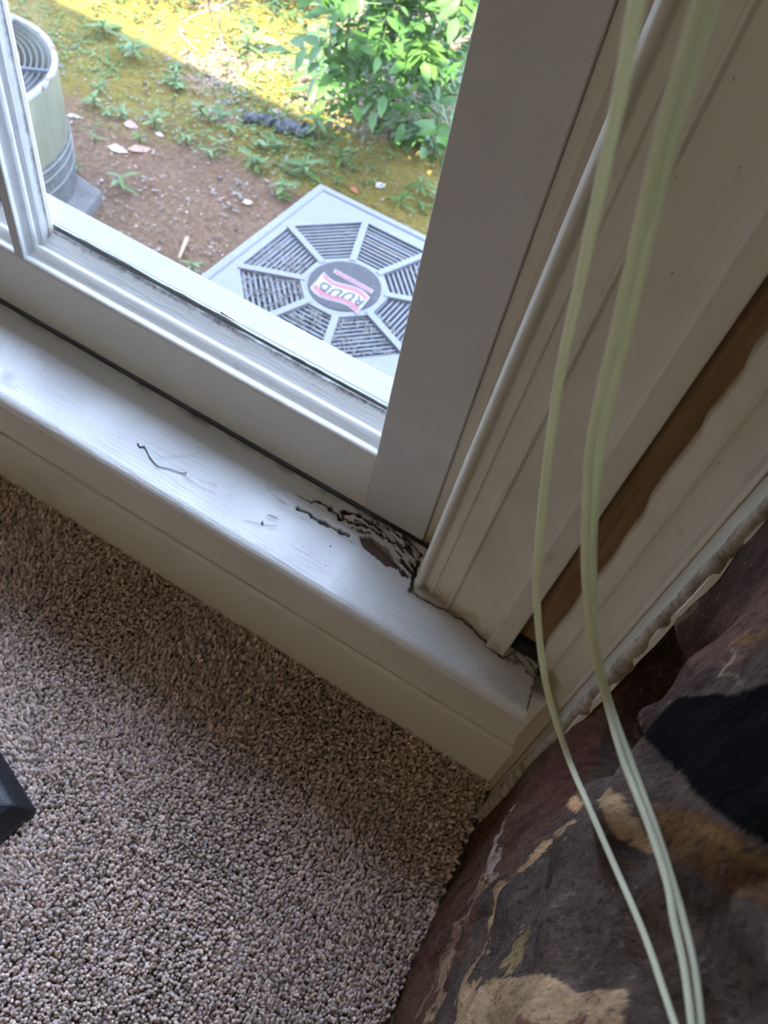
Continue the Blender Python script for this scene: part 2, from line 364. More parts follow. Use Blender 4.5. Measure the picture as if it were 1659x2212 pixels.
# the sill board (stool): fine grid on top carries the rot, cracks and flaking
def pin(poly, P):
    poly = np.asarray(poly); x, y = P[..., 0], P[..., 1]; r = np.zeros(x.shape, bool)
    for i in range(len(poly)):
        (x0, y0), (x1, y1) = poly[i], poly[i - 1]
        c = ((y0 > y) != (y1 > y)) & (x < (x1 - x0) * (y - y0) / (y1 - y0 + 1e-12) + x0); r ^= c
    return r
def dline(pts, P):
    d = np.full(P.shape[:-1], 1e9)
    for a, b in zip(pts[:-1], pts[1:]):
        a = np.array(a); b = np.array(b); ab = b - a; t = np.clip(((P - a) @ ab) / (ab @ ab), 0, 1); d = np.minimum(d, np.linalg.norm(P - (a + t[..., None] * ab), axis=-1))
    return d
gx = np.concatenate([np.linspace(-1.36, -0.42, 95)[:-1], np.linspace(-.42, -.24, 120)[:-1], np.linspace(-.24, -.045, 330)[:-1], np.linspace(-.045, .0535, 80)])
npf = [(.3745, .120), (.3745, .1445)]
gy = np.concatenate([[.3752], np.linspace(.3745, .322, 90), np.linspace(.3205, .2945, 18)])
nose = [(.2920, .1444), (.2898, .1430), (.2880, .1408), (.2872, .1380), (.2876, .1350), (.2890, .1325), (.2910, .1305), (.2935, .1292), (.330, .1290), (.346, .1290)]
XX, YY = np.meshgrid(gx, gy, indexing='ij')
ctr = (YY - .2866)
XE = .0530 - ctr * .18
XX = np.where(XX > XE, XE, XX)
P2 = np.stack([XX, YY], -1)
PX, _ = proj(np.stack([XX, YY, np.full_like(XX, ZS)], -1))
wob = np.stack([fbm(P2 * 260, 3, 1), fbm(P2 * 260, 3, 2)], -1)
PW = PX + wob * 7
zt = np.full(XX.shape, ZS) + .00025 * fbm(P2 * np.array([14, 60]), 3, 4)
rot = np.zeros(XX.shape); bare = np.zeros(XX.shape); stain = np.zeros(XX.shape)
# swollen, blistered paint
blis = pin([(575, 1055), (690, 1082), (800, 1110), (905, 1170), (905, 1260), (780, 1180), (640, 1110)], PW + wob * 6)
zt += .0012 * blis * np.clip(fbm(P2 * np.array([70, 130]), 3, 6) + .35, 0, 1)
# flaked patch of bare wood
bp = pin([(776, 1161), (800, 1163), (828, 1185), (862, 1226), (858, 1232), (835, 1222), (812, 1205), (784, 1182)], PX + wob * 4)
bare[bp] = 1; zt[bp] -= .0012
edge = dline([(776, 1161), (800, 1163), (832, 1185), (862, 1226)], PX + wob * 4)
rot = np.maximum(rot, np.clip(1.6 - edge / 2.2, 0, 1) * (~bp) * .8)
# cracks
for pts, wd in (([(640, 1097), (662, 1106), (688, 1128), (704, 1132), (735, 1148), (752, 1156)], 2.6), ([(680, 1082), (700, 1090), (722, 1108), (738, 1122), (742, 1108), (760, 1106)], 3.2),
                ([(738, 1104), (772, 1112), (800, 1130), (824, 1146)], 3.2), ([(730, 1118), (770, 1132), (800, 1142), (840, 1165), (880, 1185)], 2.6), ([(760, 1140), (800, 1155)], 1.8),
                ([(905, 1213), (892, 1255), (889, 1275)], 4.0), ([(640, 1072), (668, 1084), (690, 1084)], 1.4), ([(850, 1208), (872, 1245)], 1.8), ([(770, 1124), (815, 1150), (850, 1172)], 2.0)):
    d = dline(pts, PX + wob * 6); m = np.clip(1.5 - d / wd, 0, 1); rot = np.maximum(rot, m); zt -= .0022 * m
# crumbled corner against the casing
cz = pin([(800, 1120), (850, 1140), (912, 1172), (910, 1215), (896, 1250), (872, 1240), (860, 1205), (838, 1175)], PX + wob * 12)
Pr = P2 @ np.array([[.94, .34], [-.34, .94]]); rn = fbm(Pr * np.array([120, 760]), 4, 9)
rot = np.maximum(rot, cz * np.clip((rn + .10) * 5, 0, 1)); zt -= cz * (.0030 * np.clip(rn + .15, 0, 1))
# grime along the sash
rn2 = fbm(P2 * np.array([60, 60]), 4, 12)
gr = np.clip((YY - .3672 + .0035 * rn2) / .0075, 0, 1) * np.clip((.55 + rn2 * 1.4), 0, 1); rot = np.maximum(rot, gr * .75)
rot = np.maximum(rot, np.clip((XX - XE + .0016 + .0006 * rn2) / .0008, 0, 1) * (YY > .288))
e2 = np.clip((YY - .3725) / .0012, 0, 1); rot = np.maximum(rot, e2)
# dirty joint at the foot of the casing and dents
dj = dline([(890, 1276), (905, 1290), (960, 1318), (1000, 1340), (1040, 1378), (1085, 1422), (1130, 1400)], PX + wob * 3)
rot = np.maximum(rot, np.clip(1.4 - dj / 2.4, 0, 1)); stain = np.maximum(stain, np.clip(1 - dj / 16, 0, 1) * np.clip(rn2 + .5, 0, 1))
de = pin([(1085, 1425), (1120, 1385), (1170, 1445), (1160, 1520), (1130, 1440)], PX + wob * 10); rot = np.maximum(rot, de * np.clip(rn * 2.2 + .05, 0, 1))
stain = np.maximum(stain, np.clip((XX - .005) / .05, 0, 1) * np.clip(rn2 * 1.2 + .35, 0, 1) * .7)
for pts in ([(395, 1035), (425, 1052), (462, 1066)], [(430, 1040), (465, 1050)], [(340, 990), (380, 988), (420, 984)], [(530, 1128), (560, 1136), (596, 1140)], [(580, 1116), (597, 1122)]):
    d = dline(pts, PX); m = np.clip(1.4 - d / 4, 0, 1); zt -= .0007 * m; rot = np.maximum(rot, .10 * m)
d = dline([(0, 820), (25, 815), (20, 830)], PX + wob * 5); bare = np.maximum(bare, .35 * np.clip(1 - d / 14, 0, 1))
nX, nY = XX.shape; nn = len(nose)
V = np.zeros((nX, nY + nn, 3)); V[:, :nY, 0] = XX; V[:, :nY, 1] = YY; V[:, :nY, 2] = zt; V[:, 0, 2] = .128
COL = np.zeros((nX, nY + nn, 3)); COL[:, :nY, 0] = rot; COL[:, :nY, 1] = bare; COL[:, :nY, 2] = stain
xw = .0004 * fbm(np.c_[gx * 30, gx * 0], 4, 20)
for k, (y, z) in enumerate(nose):
    V[:, nY + k, 0] = np.minimum(gx, .0530 - max(0, y - .2866) * .18); V[:, nY + k, 1] = y + xw; V[:, nY + k, 2] = z
n2 = nY + nn; I = np.arange(nX * n2).reshape(nX, n2)
q = np.stack([I[:-1, :-1], I[:-1, 1:], I[1:, 1:], I[1:, :-1]], -1).reshape(-1, 4)
vv = V.reshape(-1, 3); cc = COL.reshape(-1, 3)
# right end cap, a grid row collapsed towards the underside
capv = V[-1].copy(); capv[:, 2] = .1295; base = len(vv); vv = np.vstack([vv, capv]); cc = np.vstack([cc, np.zeros((n2, 3))])
ci = I[-1]; cj = np.arange(n2) + base
q = np.vstack([q, np.stack([ci[:-1], ci[1:], cj[1:], cj[:-1]], -1)])
sill = fast_mesh('window_sill', vv, q, m_stool, win, True, cc); sill['label'] = 'white painted sill board, cracked and rotten at its right end'

# apron and baseboard
ap = [(.346, .1290), (.3190, .1290), (.3180, .1240), (.3186, .1190), (.3200, .0480), (.3185, .0400), (.3180, .0330), (.3200, .0300), (.346, .0300)]
o = sweep_x('trim_1', ap, -3.19, .068, m_base); soften(o, .0006); tag(o, kind='structure')
bb = [(.346, .0310), (.3172, .0310), (.3155, .0292), (.3148, .0268), (.3150, .0240), (.3158, .0225), (.3150, .0205), (.3145, -.060), (.346, -.060)]
o = sweep_x('baseboard_front', bb, -3.19, .0715, m_base); soften(o, .0006); tag(o, kind='structure')
# raw wood strip between casing and corner moulding, above a dark dirty gap
o = MB().box((.0182, .3385, .160), (.0520, .3462, WH + .08)).build('trim_2', m_wood); tag(o, kind='structure')
o = MB().box((.0182, .3330, .1295), (.0500, .3462, .1595)).build('trim_3', m_dark); tag(o, kind='structure')
# corner moulding against the stone
def tcol():
    nz = 120; zs = np.linspace(FZ - .005, WH + .08, nz)
    zs = np.concatenate([np.linspace(FZ - .005, .62, 150), np.linspace(.63, WH + .08, 30)])
    pr = [(.0400, .3386), (.0405, .3340), (.0420, .3318), (.0500, .3290), (.0520, .3275), (.0530, .3278), (.0540, .3288), (.0556, .3262), (.0600, .3220), (.0650, .3175), (.0680, .3140), (.0700, .3095),
          (.0712, .3080), (.0722, .3080), (.0730, .3095), (.0740, .2980), (.0752, .2870), (.0765, .2760), (.0800, .2750), (.0800, .3386)]
    v = []; m = len(pr)
    for z in zs:
        wv = float(fbm(np.array([[z * 45, 0.0]]), 4, 31)[0]); w3 = float(fbm(np.array([[z * 14, 9.0]]), 3, 35)[0])
        for k, (x, y) in enumerate(pr):
            xx, yy = x, y
            if k in (0, 1, 2): xx += .0022 * wv + .0015 * w3
            if k in (16, 17, 18): yy += .003 * wv
            if z < ZS: yy = max(yy, .3146 - .9 * max(0, xx - .0660)) if xx < .072 else yy; xx = max(xx, .0535)
            v.append((xx, yy, z))
    n = len(zs); f = [(i * m + k, i * m + (k + 1) % m, (i + 1) * m + (k + 1) % m, (i + 1) * m + k) for i in range(n - 1) for k in range(m)]
    f += [tuple(range(m - 1, -1, -1)), tuple((n - 1) * m + k for k in range(m))]
    o = mesh('trim_4', v, f, m_trim); tag(o, kind='structure'); return o
tcol()
# ragged caulk bead between the moulding and the stones
zs = np.linspace(FZ + .01, .62, 260); n1 = fbm(np.c_[zs * 60, zs * 0], 4, 41); n2_ = fbm(np.c_[zs * 90, zs * 0 + 4], 4, 44)
cv, cf = tube_vf(np.c_[.0758 + .001 * n1, .2800 + .003 * n2_, zs], .0044 + .0022 * n1 + .0018 * np.clip((.16 - zs) / .05, 0, 1), 8)
o = mesh('trim_5', cv, cf, m_caulk, None, True); tag(o, kind='structure')

# ================================================================== stone wall (fireplace side)
SCP = [(1070, 1700, .0755), (985, 1900, .0790), (850, 2212, .0850), (1150, 1650, .0735), (1100, 1780, .0735), (1060, 1850, .072), (960, 2100, .0770), (1190, 1570, .0765), (1230, 1740, .056), (1275, 1742, .0475), (1330, 1700, .058),
       (1120, 1860, .064), (1040, 1930, .068), (1200, 1950, .060), (1300, 1950, .061), (1110, 2080, .065), (1250, 2080, .065), (1400, 2080, .0695), (1480, 2200, .0715), (1560, 2100, .070), (1150, 2190, .0610), (1290, 2190, .0640), (1040, 2150, .0670),
       (1330, 1450, .078), (1480, 1310, .078), (1659, 1117, .078), (1450, 1480, .070), (1600, 1380, .066), (1645, 1430, .060), (1380, 1540, .068), (1560, 1480, .066), (1500, 1590, .125), (1600, 1590, .13), (1620, 1720, .125), (1490, 1625, .115), (1560, 1680, .125),
       (1400, 1605, .069), (1440, 1670, .064), (1500, 1740, .060), (1600, 1820, .060), (1640, 1950, .064), (1420, 1760, .060), (1400, 1850, .063)]
cp3 = np.array([onx(u, v, x) for u, v, x in SCP]); cyz = cp3[:, 1:]; cxv = cp3[:, 0] - .0755
gY = np.concatenate([np.linspace(-3.38, -.06, 50)[:-1], np.linspace(-.06, .30, 720), [.315, .34]])
gZ = np.concatenate([np.linspace(FZ - .02, .66, 440)[:-1], np.linspace(.66, 2.15, 110)])
SY, SZ = np.meshgrid(gY, gZ, indexing='ij'); Q = np.stack([SY, SZ], -1).reshape(-1, 2)
num = np.zeros(len(Q)); den = np.full(len(Q), 0.25)
for p, xv in zip(cyz, cxv):
    d2 = ((Q[:, 0] - p[0]) / .022) ** 2 + ((Q[:, 1] - p[1]) / .030) ** 2; wgt = 1 / (d2 + .03) ** 1.6 * np.exp(-d2 / 10); num += wgt * xv; den += wgt
sx = .0755 + num / den
inside = (Q[:, 0] > -.06) & (Q[:, 1] < .66)
jw = np.stack([fbm(Q * 28, 3, 51), fbm(Q * 28, 3, 52)], -1)
# general stones out of the photo's view: irregular courses
cellp = Q / np.array([.22, .12]) + .25 * jw; row = np.floor(cellp[:, 1]); cx_ = cellp[:, 0] + row * .37; fx = cx_ - np.floor(cx_); fz = cellp[:, 1] - row
ed = np.minimum(np.minimum(fx, 1 - fx) * 1.8, np.minimum(fz, 1 - fz)); stone_h = np.clip(ed / .12, 0, 1)
far = np.clip(np.maximum((-.02 - Q[:, 0]) / .04, (Q[:, 1] - .60) / .05), 0, 1)
sx = sx - far * .018 * stone_h
sx0 = sx.copy(); sx += .0030 * (.6 - np.abs(fbm(Q * np.array([34, 13]), 3, 56)) * 2.2) * np.clip(1 - (Q[:, 0] - .22) / .05, 0, 1) + .0006 * fbm(Q * np.array([110, 42]), 4, 55) + .0030 * fbm(Q * np.array([24, 14]), 3, 57) * np.clip(1 - (Q[:, 0] - .24) / .04, 0, 1)
sx = np.where(Q[:, 0] > .272, np.maximum(sx, .0775), sx)
P3 = np.c_[sx, Q]
PP, dep = proj(np.c_[sx0, Q]); wv = np.stack([fbm(Q * np.array([120, 50]), 4, 61), fbm(Q * np.array([120, 50]), 4, 62)], -1) * 12; PPw = PP + wv
c = np.zeros((len(Q), 3)); base = np.array(lin(98, 88, 84)[:3]); c[:] = base
rid = np.floor(cx_) * 7.13 + row * 3.7; tint = vnoise(np.stack([rid, rid * .3], -1), 63)
fc = np.array([.10, .075, .06]) * (1 + .5 * tint[:, None]) ; fc = np.where((stone_h < .55)[:, None], np.array([.30, .25, .19]), fc)
def lay(poly, rgb, k=1.0, w=1.0):
    m = pin(poly, PP + wv * w) & (dep > .02); c[m] = np.array(lin(*rgb)[:3]) * k
def stroke(pts, wd, rgb, w=1.0, rough=.5):
    d = dline(pts, PP + wv * w); m = (d + wd * rough * fbm(Q * np.array([200, 80]), 3, 71) < wd / 2) & (dep > .02); c[m] = np.array(lin(*rgb)[:3])
lay([(1060, 1700), (1200, 1570), (1330, 1470), (1395, 1425), (1330, 1560), (1260, 1720), (1130, 1850), (1045, 1930), (985, 2080), (930, 2230), (800, 2260), (980, 1900)], (108, 86, 76))
lay([(1180, 1650), (1260, 1560), (1300, 1590), (1250, 1710), (1190, 1740), (1150, 1700)], (112, 82, 74))
lay([(1380, 1430), (1659, 1110), (1800, 1000), (1800, 1400), (1659, 1390), (1580, 1480), (1400, 1595), (1350, 1610), (1290, 1640), (1320, 1520)], (90, 78, 74))
lay([(1560, 1300), (1659, 1230), (1659, 1400), (1600, 1440), (1500, 1490), (1480, 1420)], (112, 92, 86))
lay([(1240, 1760), (1120, 1870), (1065, 1960), (1045, 2100), (1000, 2160), (1130, 2080), (1250, 2120), (1330, 2140), (1345, 2300), (1800, 2300), (1800, 1950), (1450, 1830), (1400, 1850), (1300, 1780)], (93, 84, 80))
lay([(1330, 1960), (1430, 1900), (1500, 1990), (1480, 2110), (1380, 2100)], (104, 92, 84), w=2)
lay([(1395, 1735), (1500, 1745), (1580, 1790), (1700, 1880), (1700, 1990), (1480, 1875), (1430, 1830), (1408, 1800)], (102, 80, 58))
lay([(1480, 1765), (1570, 1800), (1660, 1860), (1660, 1890), (1560, 1830)], (122, 98, 68))
lay([(1405, 1600), (1480, 1540), (1580, 1500), (1800, 1470), (1800, 1900), (1600, 1795), (1500, 1715), (1440, 1640)], (14, 11, 12))  # shade of the deep recess painted into the stone colour as near black
lay([(1005, 2145), (1060, 2110), (1156, 2090), (1230, 2132), (1340, 2132), (1348, 2300), (960, 2300)], (166, 146, 122))
lay([(1120, 2200), (1240, 2190), (1240, 2260), (1120, 2260)], (130, 100, 92), w=2)
lay([(1289, 1729), (1321, 1706), (1353, 1738), (1408, 1839), (1376, 1832), (1302, 1784)], (172, 150, 124))
lay([(1268, 1788), (1302, 1784), (1376, 1838), (1410, 1850), (1330, 1852)], (80, 74, 76))
lay([(1125, 1728), (1100, 1770), (1055, 1885), (1043, 1900), (1072, 1800), (1112, 1738)], (182, 172, 168))
stroke([(1235, 1783), (1180, 1820), (1130, 1862), (1085, 1910), (1062, 1960), (1042, 2040), (1010, 2150)], 9, (172, 148, 120))
stroke([(1062, 1880), (1035, 1925), (990, 2000), (955, 2110), (915, 2230)], 14, (160, 142, 122), 1.5)
stroke([(1010, 1960), (950, 2090), (890, 2215)], 7, (142, 116, 100), 1.5)
stroke([(1120, 1890), (1062, 1900), (1048, 1902)], 12, (92, 74, 66))
stroke([(1232, 1742), (1246, 1735), (1238, 1750)], 22, (184, 154, 124))
stroke([(1130, 2010), (1112, 2060), (1085, 2090)], 14, (140, 128, 98), 2.0)
stroke([(1040, 2055), (1010, 2105), (1000, 2160)], 12, (166, 148, 118), 2.0)
stroke([(1085, 2080), (1050, 2120)], 9, (150, 132, 100), 2.0)
stroke([(1440, 1560), (1410, 1600), (1370, 1590), (1400, 1500), (1440, 1440)], 6, (120, 108, 96), 2.0)
stroke([(1330, 1455), (1420, 1395), (1460, 1340), (1500, 1305)], 10, (126, 112, 96), 1.5)
stroke([(1590, 1405), (1580, 1460), (1610, 1475)], 6, (150, 140, 130), 2.0)
stroke([(1600, 1390), (1659, 1380)], 20, (130, 106, 78), 2.0)
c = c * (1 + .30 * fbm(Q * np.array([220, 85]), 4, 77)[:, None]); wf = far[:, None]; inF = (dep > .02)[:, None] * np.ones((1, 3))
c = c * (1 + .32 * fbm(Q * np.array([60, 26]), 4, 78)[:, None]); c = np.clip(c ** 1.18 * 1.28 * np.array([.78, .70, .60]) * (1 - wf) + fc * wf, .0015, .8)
I = np.arange(len(Q)).reshape(SY.shape); q = np.stack([I[:-1, :-1], I[1:, :-1], I[1:, 1:], I[:-1, 1:]], -1).reshape(-1, 4)
def stone_mat():
    t = NT('stone', 0.95, spec=.06); a = t.attr(); mp = t.map((1, 1, .42)); n = t.noise(150, 8, mp, .75); n2 = t.noise(800, 4, mp)
    cc = t.mix(1.0, a, t.ramp(n, [(.25, (.55, .52, .50)), (.5, (1, 1, 1)), (.75, (1.45, 1.38, 1.28))]), 'MULTIPLY')
    cc = t.mix(t.math('MULTIPLY', t.math('MULTIPLY', t.step(t.noise(380, 4, mp), .60, .72), .30), t.math('GREATER_THAN', a, .012)), cc, (.34, .28, .22, 1)); cc = t.mix(t.math('MULTIPLY', t.step(t.noise(520, 4, mp), .56, .68), .65), cc, (.012, .010, .010, 1))
    t.col(cc); t.bump(t.math('ADD', n, t.math('MULTIPLY', n2, .4)), 0.0024); return t.m
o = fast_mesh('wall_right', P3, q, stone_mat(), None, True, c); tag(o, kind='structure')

# ================================================================== carpet pile
def carpet():
    sp = .0026; xs = np.arange(-1.0, .098, sp); ys = np.arange(-.22, .318, sp)
    X, Y = np.meshgrid(xs, ys); P = np.c_[X.ravel(), Y.ravel()] + NR.uniform(-.42, .42, (X.size, 2)) * sp
    PXc, dp = proj(np.c_[P, np.full(len(P), FZ)]); keep = (PXc[:, 0] > -900) & (PXc[:, 0] < 1300) & (PXc[:, 1] < 2500) & (PXc[:, 1] > 500) & (dp > 0)
    lim = np.interp(P[:, 1], [-.3, .1025, .2222, .3137], [.087, .0795, .0745, .070]); keep &= P[:, 0] < lim + .001
    P = P[keep]; n = len(P)
    ph = (1 + 5 ** .5) / 2
    ico = np.array([(-1, ph, 0), (1, ph, 0), (-1, -ph, 0), (1, -ph, 0), (0, -1, ph), (0, 1, ph), (0, -1, -ph), (0, 1, -ph), (ph, 0, -1), (ph, 0, 1), (-ph, 0, -1), (-ph, 0, 1)]) / math.sqrt(1 + ph * ph)
    fc = np.array([(0, 11, 5), (0, 5, 1), (0, 1, 7), (0, 7, 10), (0, 10, 11), (1, 5, 9), (5, 11, 4), (11, 10, 2), (10, 7, 6), (7, 1, 8), (3, 9, 4), (3, 4, 2), (3, 2, 6), (3, 6, 8), (3, 8, 9), (4, 9, 5), (2, 4, 11), (6, 2, 10), (8, 6, 7), (9, 8, 1)])
    s = NR.uniform(.75, 1.25, (n, 1)) * sp * .60; el = NR.uniform(1.0, 1.7, n); ang = NR.uniform(0, 2 * math.pi, n)
    big = fbm(P * 9, 3, 81); ang = .9 + big * 2.2 + NR.normal(0, .7, n); tl = NR.uniform(.1, .75, n)
    ax = np.stack([np.cos(ang) * np.sin(tl), np.sin(ang) * np.sin(tl), np.cos(tl)], -1)
    V = ico[None] * s[:, :, None]; V = V + ax[:, None, :] * ((V * ax[:, None, :]).sum(-1, keepdims=True)) * (el[:, None, None] * 1.3)
    V = V * (1 + NR.uniform(-.16, .16, (n, 12, 1)))
    hz = FZ - .0030 + .0016 * NR.normal(0, 1, n) + .0012 * big
    V += np.c_[P, hz][:, None, :]
    Fc = fc[None] + (np.arange(n) * 12)[:, None, None]
    tint = np.clip(1 + .22 * NR.normal(0, 1, n) + .10 * fbm(P * 14, 3, 83), .45, 1.7)
    hue = NR.uniform(-1, 1, n)
    cols = np.stack([.83 * tint * (1 + .03 * hue), .665 * tint, .565 * tint * (1 - .05 * hue)], -1)
    t = NT('carpet_fibre', 0.85, spec=.25); t.b.inputs['Sheen Weight'].default_value = .25
    t.col(t.attr()); t.bump(t.noise(2500, 2), .0004)
    o = fast_mesh('carpet_pile', V.reshape(-1, 3), Fc.reshape(-1, 3), t.m, None, True, np.repeat(cols, 12, 0))
    tag(o, 'beige cut pile carpet covering the floor below the window sill', 'carpet', kind='stuff')
carpet()

# ================================================================== black furniture foot on the carpet
b0 = np.array([-.2488, .0776]); 
ft = tag(empty('furniture_foot', (-.262, .066, FZ)), 'black furniture foot with sloping sides poking in at the left edge of the carpet', 'furniture foot')
d1 = np.array([-.2920, .0792 + .013]) - b0; d1 /= np.linalg.norm(d1); d2 = np.array([-.2560, .0395]) - b0; d2 /= np.linalg.norm(d2)
bs = [b0, b0 + d1 * .11, b0 + d1 * .11 + d2 * .11, b0 + d2 * .11]; cen = sum(bs) / 4
tp = [cen + (p - cen) * .80 for p in bs]; tp2 = [cen + (p - cen) * .62 for p in bs]
fv = [(p[0] + .262, p[1] - .066, z) for ring, z in ((bs, -.004), (bs, .006), (tp, .020), (tp2, .024)) for p in ring]
ff = [(3, 2, 1, 0)] + [(r * 4 + k, r * 4 + (k + 1) % 4, r * 4 + 4 + (k + 1) % 4, r * 4 + 4 + k) for r in range(3) for k in range(4)] + [(12, 13, 14, 15)]
area2 = (bs[1][0] - bs[0][0]) * (bs[3][1] - bs[0][1]) - (bs[1][1] - bs[0][1]) * (bs[3][0] - bs[0][0])
if area2 < 0: ff = [q[::-1] for q in ff]
o = mesh('base_plate', fv, ff, simple('black_rubber', (.018, .018, .022, 1), .42, nz=.3, nscale=150, bump=.0006, bscale=500), ft); soften(o, .0025, 3)
cap = [(p[0] * .85 + cen[0] * .15 + .262, p[1] * .85 + cen[1] * .15 - .066) for p in tp2]
MB().prism(cap if area2 > 0 else cap[::-1], .0235, .0255).build('top_pad', simple('lighter_grey_top', (.10, .10, .12, 1), .4, nz=.5, nscale=120), ft, bevel=.0008)  # top patch in a lighter grey than the black base

# ================================================================== blind cords
def cord_mat(name, col):
    t = NT(name, .6, col); n = t.node('ShaderNodeTexWave', wave_type='BANDS'); uv = t.node('ShaderNodeUVMap')
    ck = t.node('ShaderNodeTexChecker'); ck.inputs['Scale'].default_value = 1.0; t.l(uv.outputs[0], ck.inputs[0]); ck.inputs[1].default_value = (1, 1, 1, 1); ck.inputs[2].default_value = (.35, .35, .35, 1)
    cc = t.mix(.13, col, t.mix(1.0, col, ck.outputs[0], 'MULTIPLY')); t.col(cc); tl = t.node('ShaderNodeBsdfTranslucent'); t.l(cc, tl.inputs[0]); mx = t.node('ShaderNodeMixShader'); mx.inputs[0].default_value = .5; t.l(t.b.outputs[0], mx.inputs[1]); t.l(tl.outputs[0], mx.inputs[2]); t.l(mx.outputs[0], t.t.nodes['Material Output'].inputs[0]); return t.m
m_cord = cord_mat('cord_weave', (.74, .71, .50, 1))
def cord(pts, top, label, r=.00086):
    P = [ond(u, v, d) for u, v, d in pts]; d0 = P[0] - P[1]; d0 /= np.linalg.norm(d0); P = [np.array(top), np.array([top[0], .24, 1.15]), P[0] + d0 * .16, P[0] + d0 * .07, P[0] + d0 * .025] + P
    S = spline(P, 14); vv, f = tube_vf(S, r * np.interp(np.arange(len(S)) / len(S), [0, .3, .75, 1], [1.35, 1.35, 1.05, .82]), 10); me = bpy.data.meshes.new('blind_cord'); me.from_pydata([tuple(p) for p in vv], [], f); me.update()
    L = np.concatenate([[0], np.cumsum(np.linalg.norm(np.diff(S, axis=0), axis=1))])
    uvl = me.uv_layers.new(name='UVMap')
    for p in me.polygons:
        ks = list(p.vertices)
        for li in p.loop_indices:
            vi = me.loops[li].vertex_index; k = vi % 10; i = vi // 10
            if k == 0 and max(x % 10 for x in ks) == 9: k = 10
            uvl.data[li].uv = (k / 10 * 8, L[i] / .0008)
    o = link('blind_cord', me, m_cord, None, True); tag(o, label, 'cord', 'cords hanging from the window blind'); return o
cord([(1378, 0, .128), (1330, 250, .140), (1255, 600, .160), (1203, 850, .182), (1168, 1130, .205), (1160, 1300, .216), (1180, 1480, .236), (1225, 1630, .250), (1272, 1742, .2375), (1332, 1880, .224), (1392, 2020, .208), (1450, 2190, .192), (1480, 2280, .185)],
     (.010, .318, 1.55), 'single pale cord hanging left of the paired cords and touching the stone')
cord([(1518, 0, .118), (1430, 300, .132), (1337, 690, .158), (1278, 953, .180), (1266, 1121, .196), (1265, 1248, .205), (1278, 1380, .215), (1310, 1514, .222), (1345, 1638, .217), (1400, 1780, .206), (1440, 1903, .198), (1456, 1990, .192), (1477, 2085, .187), (1494, 2212, .181), (1498, 2290, .178)],
     (.016, .318, 1.55), 'left strand of the two pale cords hanging close together')
cord([(1538, 0, .120), (1450, 300, .134), (1360, 690, .160), (1300, 953, .183), (1283, 1121, .200), (1281, 1248, .208), (1284, 1380, .218), (1316, 1514, .226), (1360, 1638, .219), (1413, 1780, .208), (1452, 1903, .200), (1477, 1990, .194), (1499, 2085, .189), (1515, 2212, .183), (1516, 2290, .18)],
     (.022, .318, 1.55), 'right strand of the two pale cords hanging close together')

# ================================================================== thread and crumbs on the sill and carpet
m_thread = simple('thread', (.045, .045, .04, 1), .8)
pts = [(297, 958), (303, 966), (310, 964), (316, 972), (322, 985), (336, 1003), (344, 1008), (370, 1014), (392, 1022), (402, 1020), (400, 1026), (392, 1020)]
P = spline([onz(u, v, ZS + .0009) for u, v in pts], 6); vv, f = tube_vf(P, np.linspace(.00055, .00022, len(P)), 6)
tag(mesh('thread', vv, f, m_thread, None, True), 'thin dark curled thread lying on the white sill board', 'thread')
def crumb(u, v, z, L, W, ang, col, name, label, cat):
    p = onz(u, v, z); vs = []; fs = []
    for i in range(6):
        for k in range(8):
            t = math.pi * (i + .001) / 5; a = 2 * math.pi * k / 8; x = -math.cos(t) * L; r = math.sin(t) * W * (1 + .25 * math.sin(3 * a + i))
            y = r * math.cos(a); zz = r * .6 * math.sin(a); vs.append((p[0] + x * math.cos(ang) - y * math.sin(ang), p[1] + x * math.sin(ang) + y * math.cos(ang), z + W * .5 + zz))
    for i in range(5):
        for k in range(8): fs.append((i * 8 + k, i * 8 + (k + 1) % 8, i * 8 + 8 + (k + 1) % 8, i * 8 + 8 + k))
    tag(mesh(name, vs, fs, simple(name + '_colour', col, .7, nz=.3, nscale=800), None, True), label, cat)
crumb(567, 1130, ZS, .0019, .0009, 2.3, (.20, .12, .04, 1), 'seed', 'small brown seed husk lying on the sill board near its front edge', 'seed')
crumb(714, 1180, ZS, .0009, .0006, 1.2, (.04, .03, .025, 1), 'dirt_crumb', 'tiny dark dirt crumb on the sill left of the bare wood patch', 'crumb')
crumb(305, 1592, FZ + .001, .0014, .0011, .4, (.02, .015, .012, 1), 'lint_crumb', 'dark crumb lying alone in the middle of the bright carpet', 'crumb')
for cu, cv_, cl2 in ((1086, 1662, 'dark grit crumb in the corner where baseboard meets stone'), (1104, 1646, 'dark grit crumb just above the corner by the stone')): crumb(cu, cv_, FZ + .002 if cu < 1090 else FZ + .004, .0030, .0024, .7, (.02, .016, .012, 1), 'dirt_crumb', cl2, 'crumb')
crumb(763, 1578, FZ + .002, .0018, .0007, 1.4, (.60, .54, .36, 1), 'paint_chip', 'pale paint chip lying upright on the shaded carpet', 'chip')
crumb(746, 1484, FZ + .002, .0026, .0008, .1, (.55, .50, .38, 1), 'paint_chip', 'pale paint chip on the carpet right against the baseboard', 'chip')

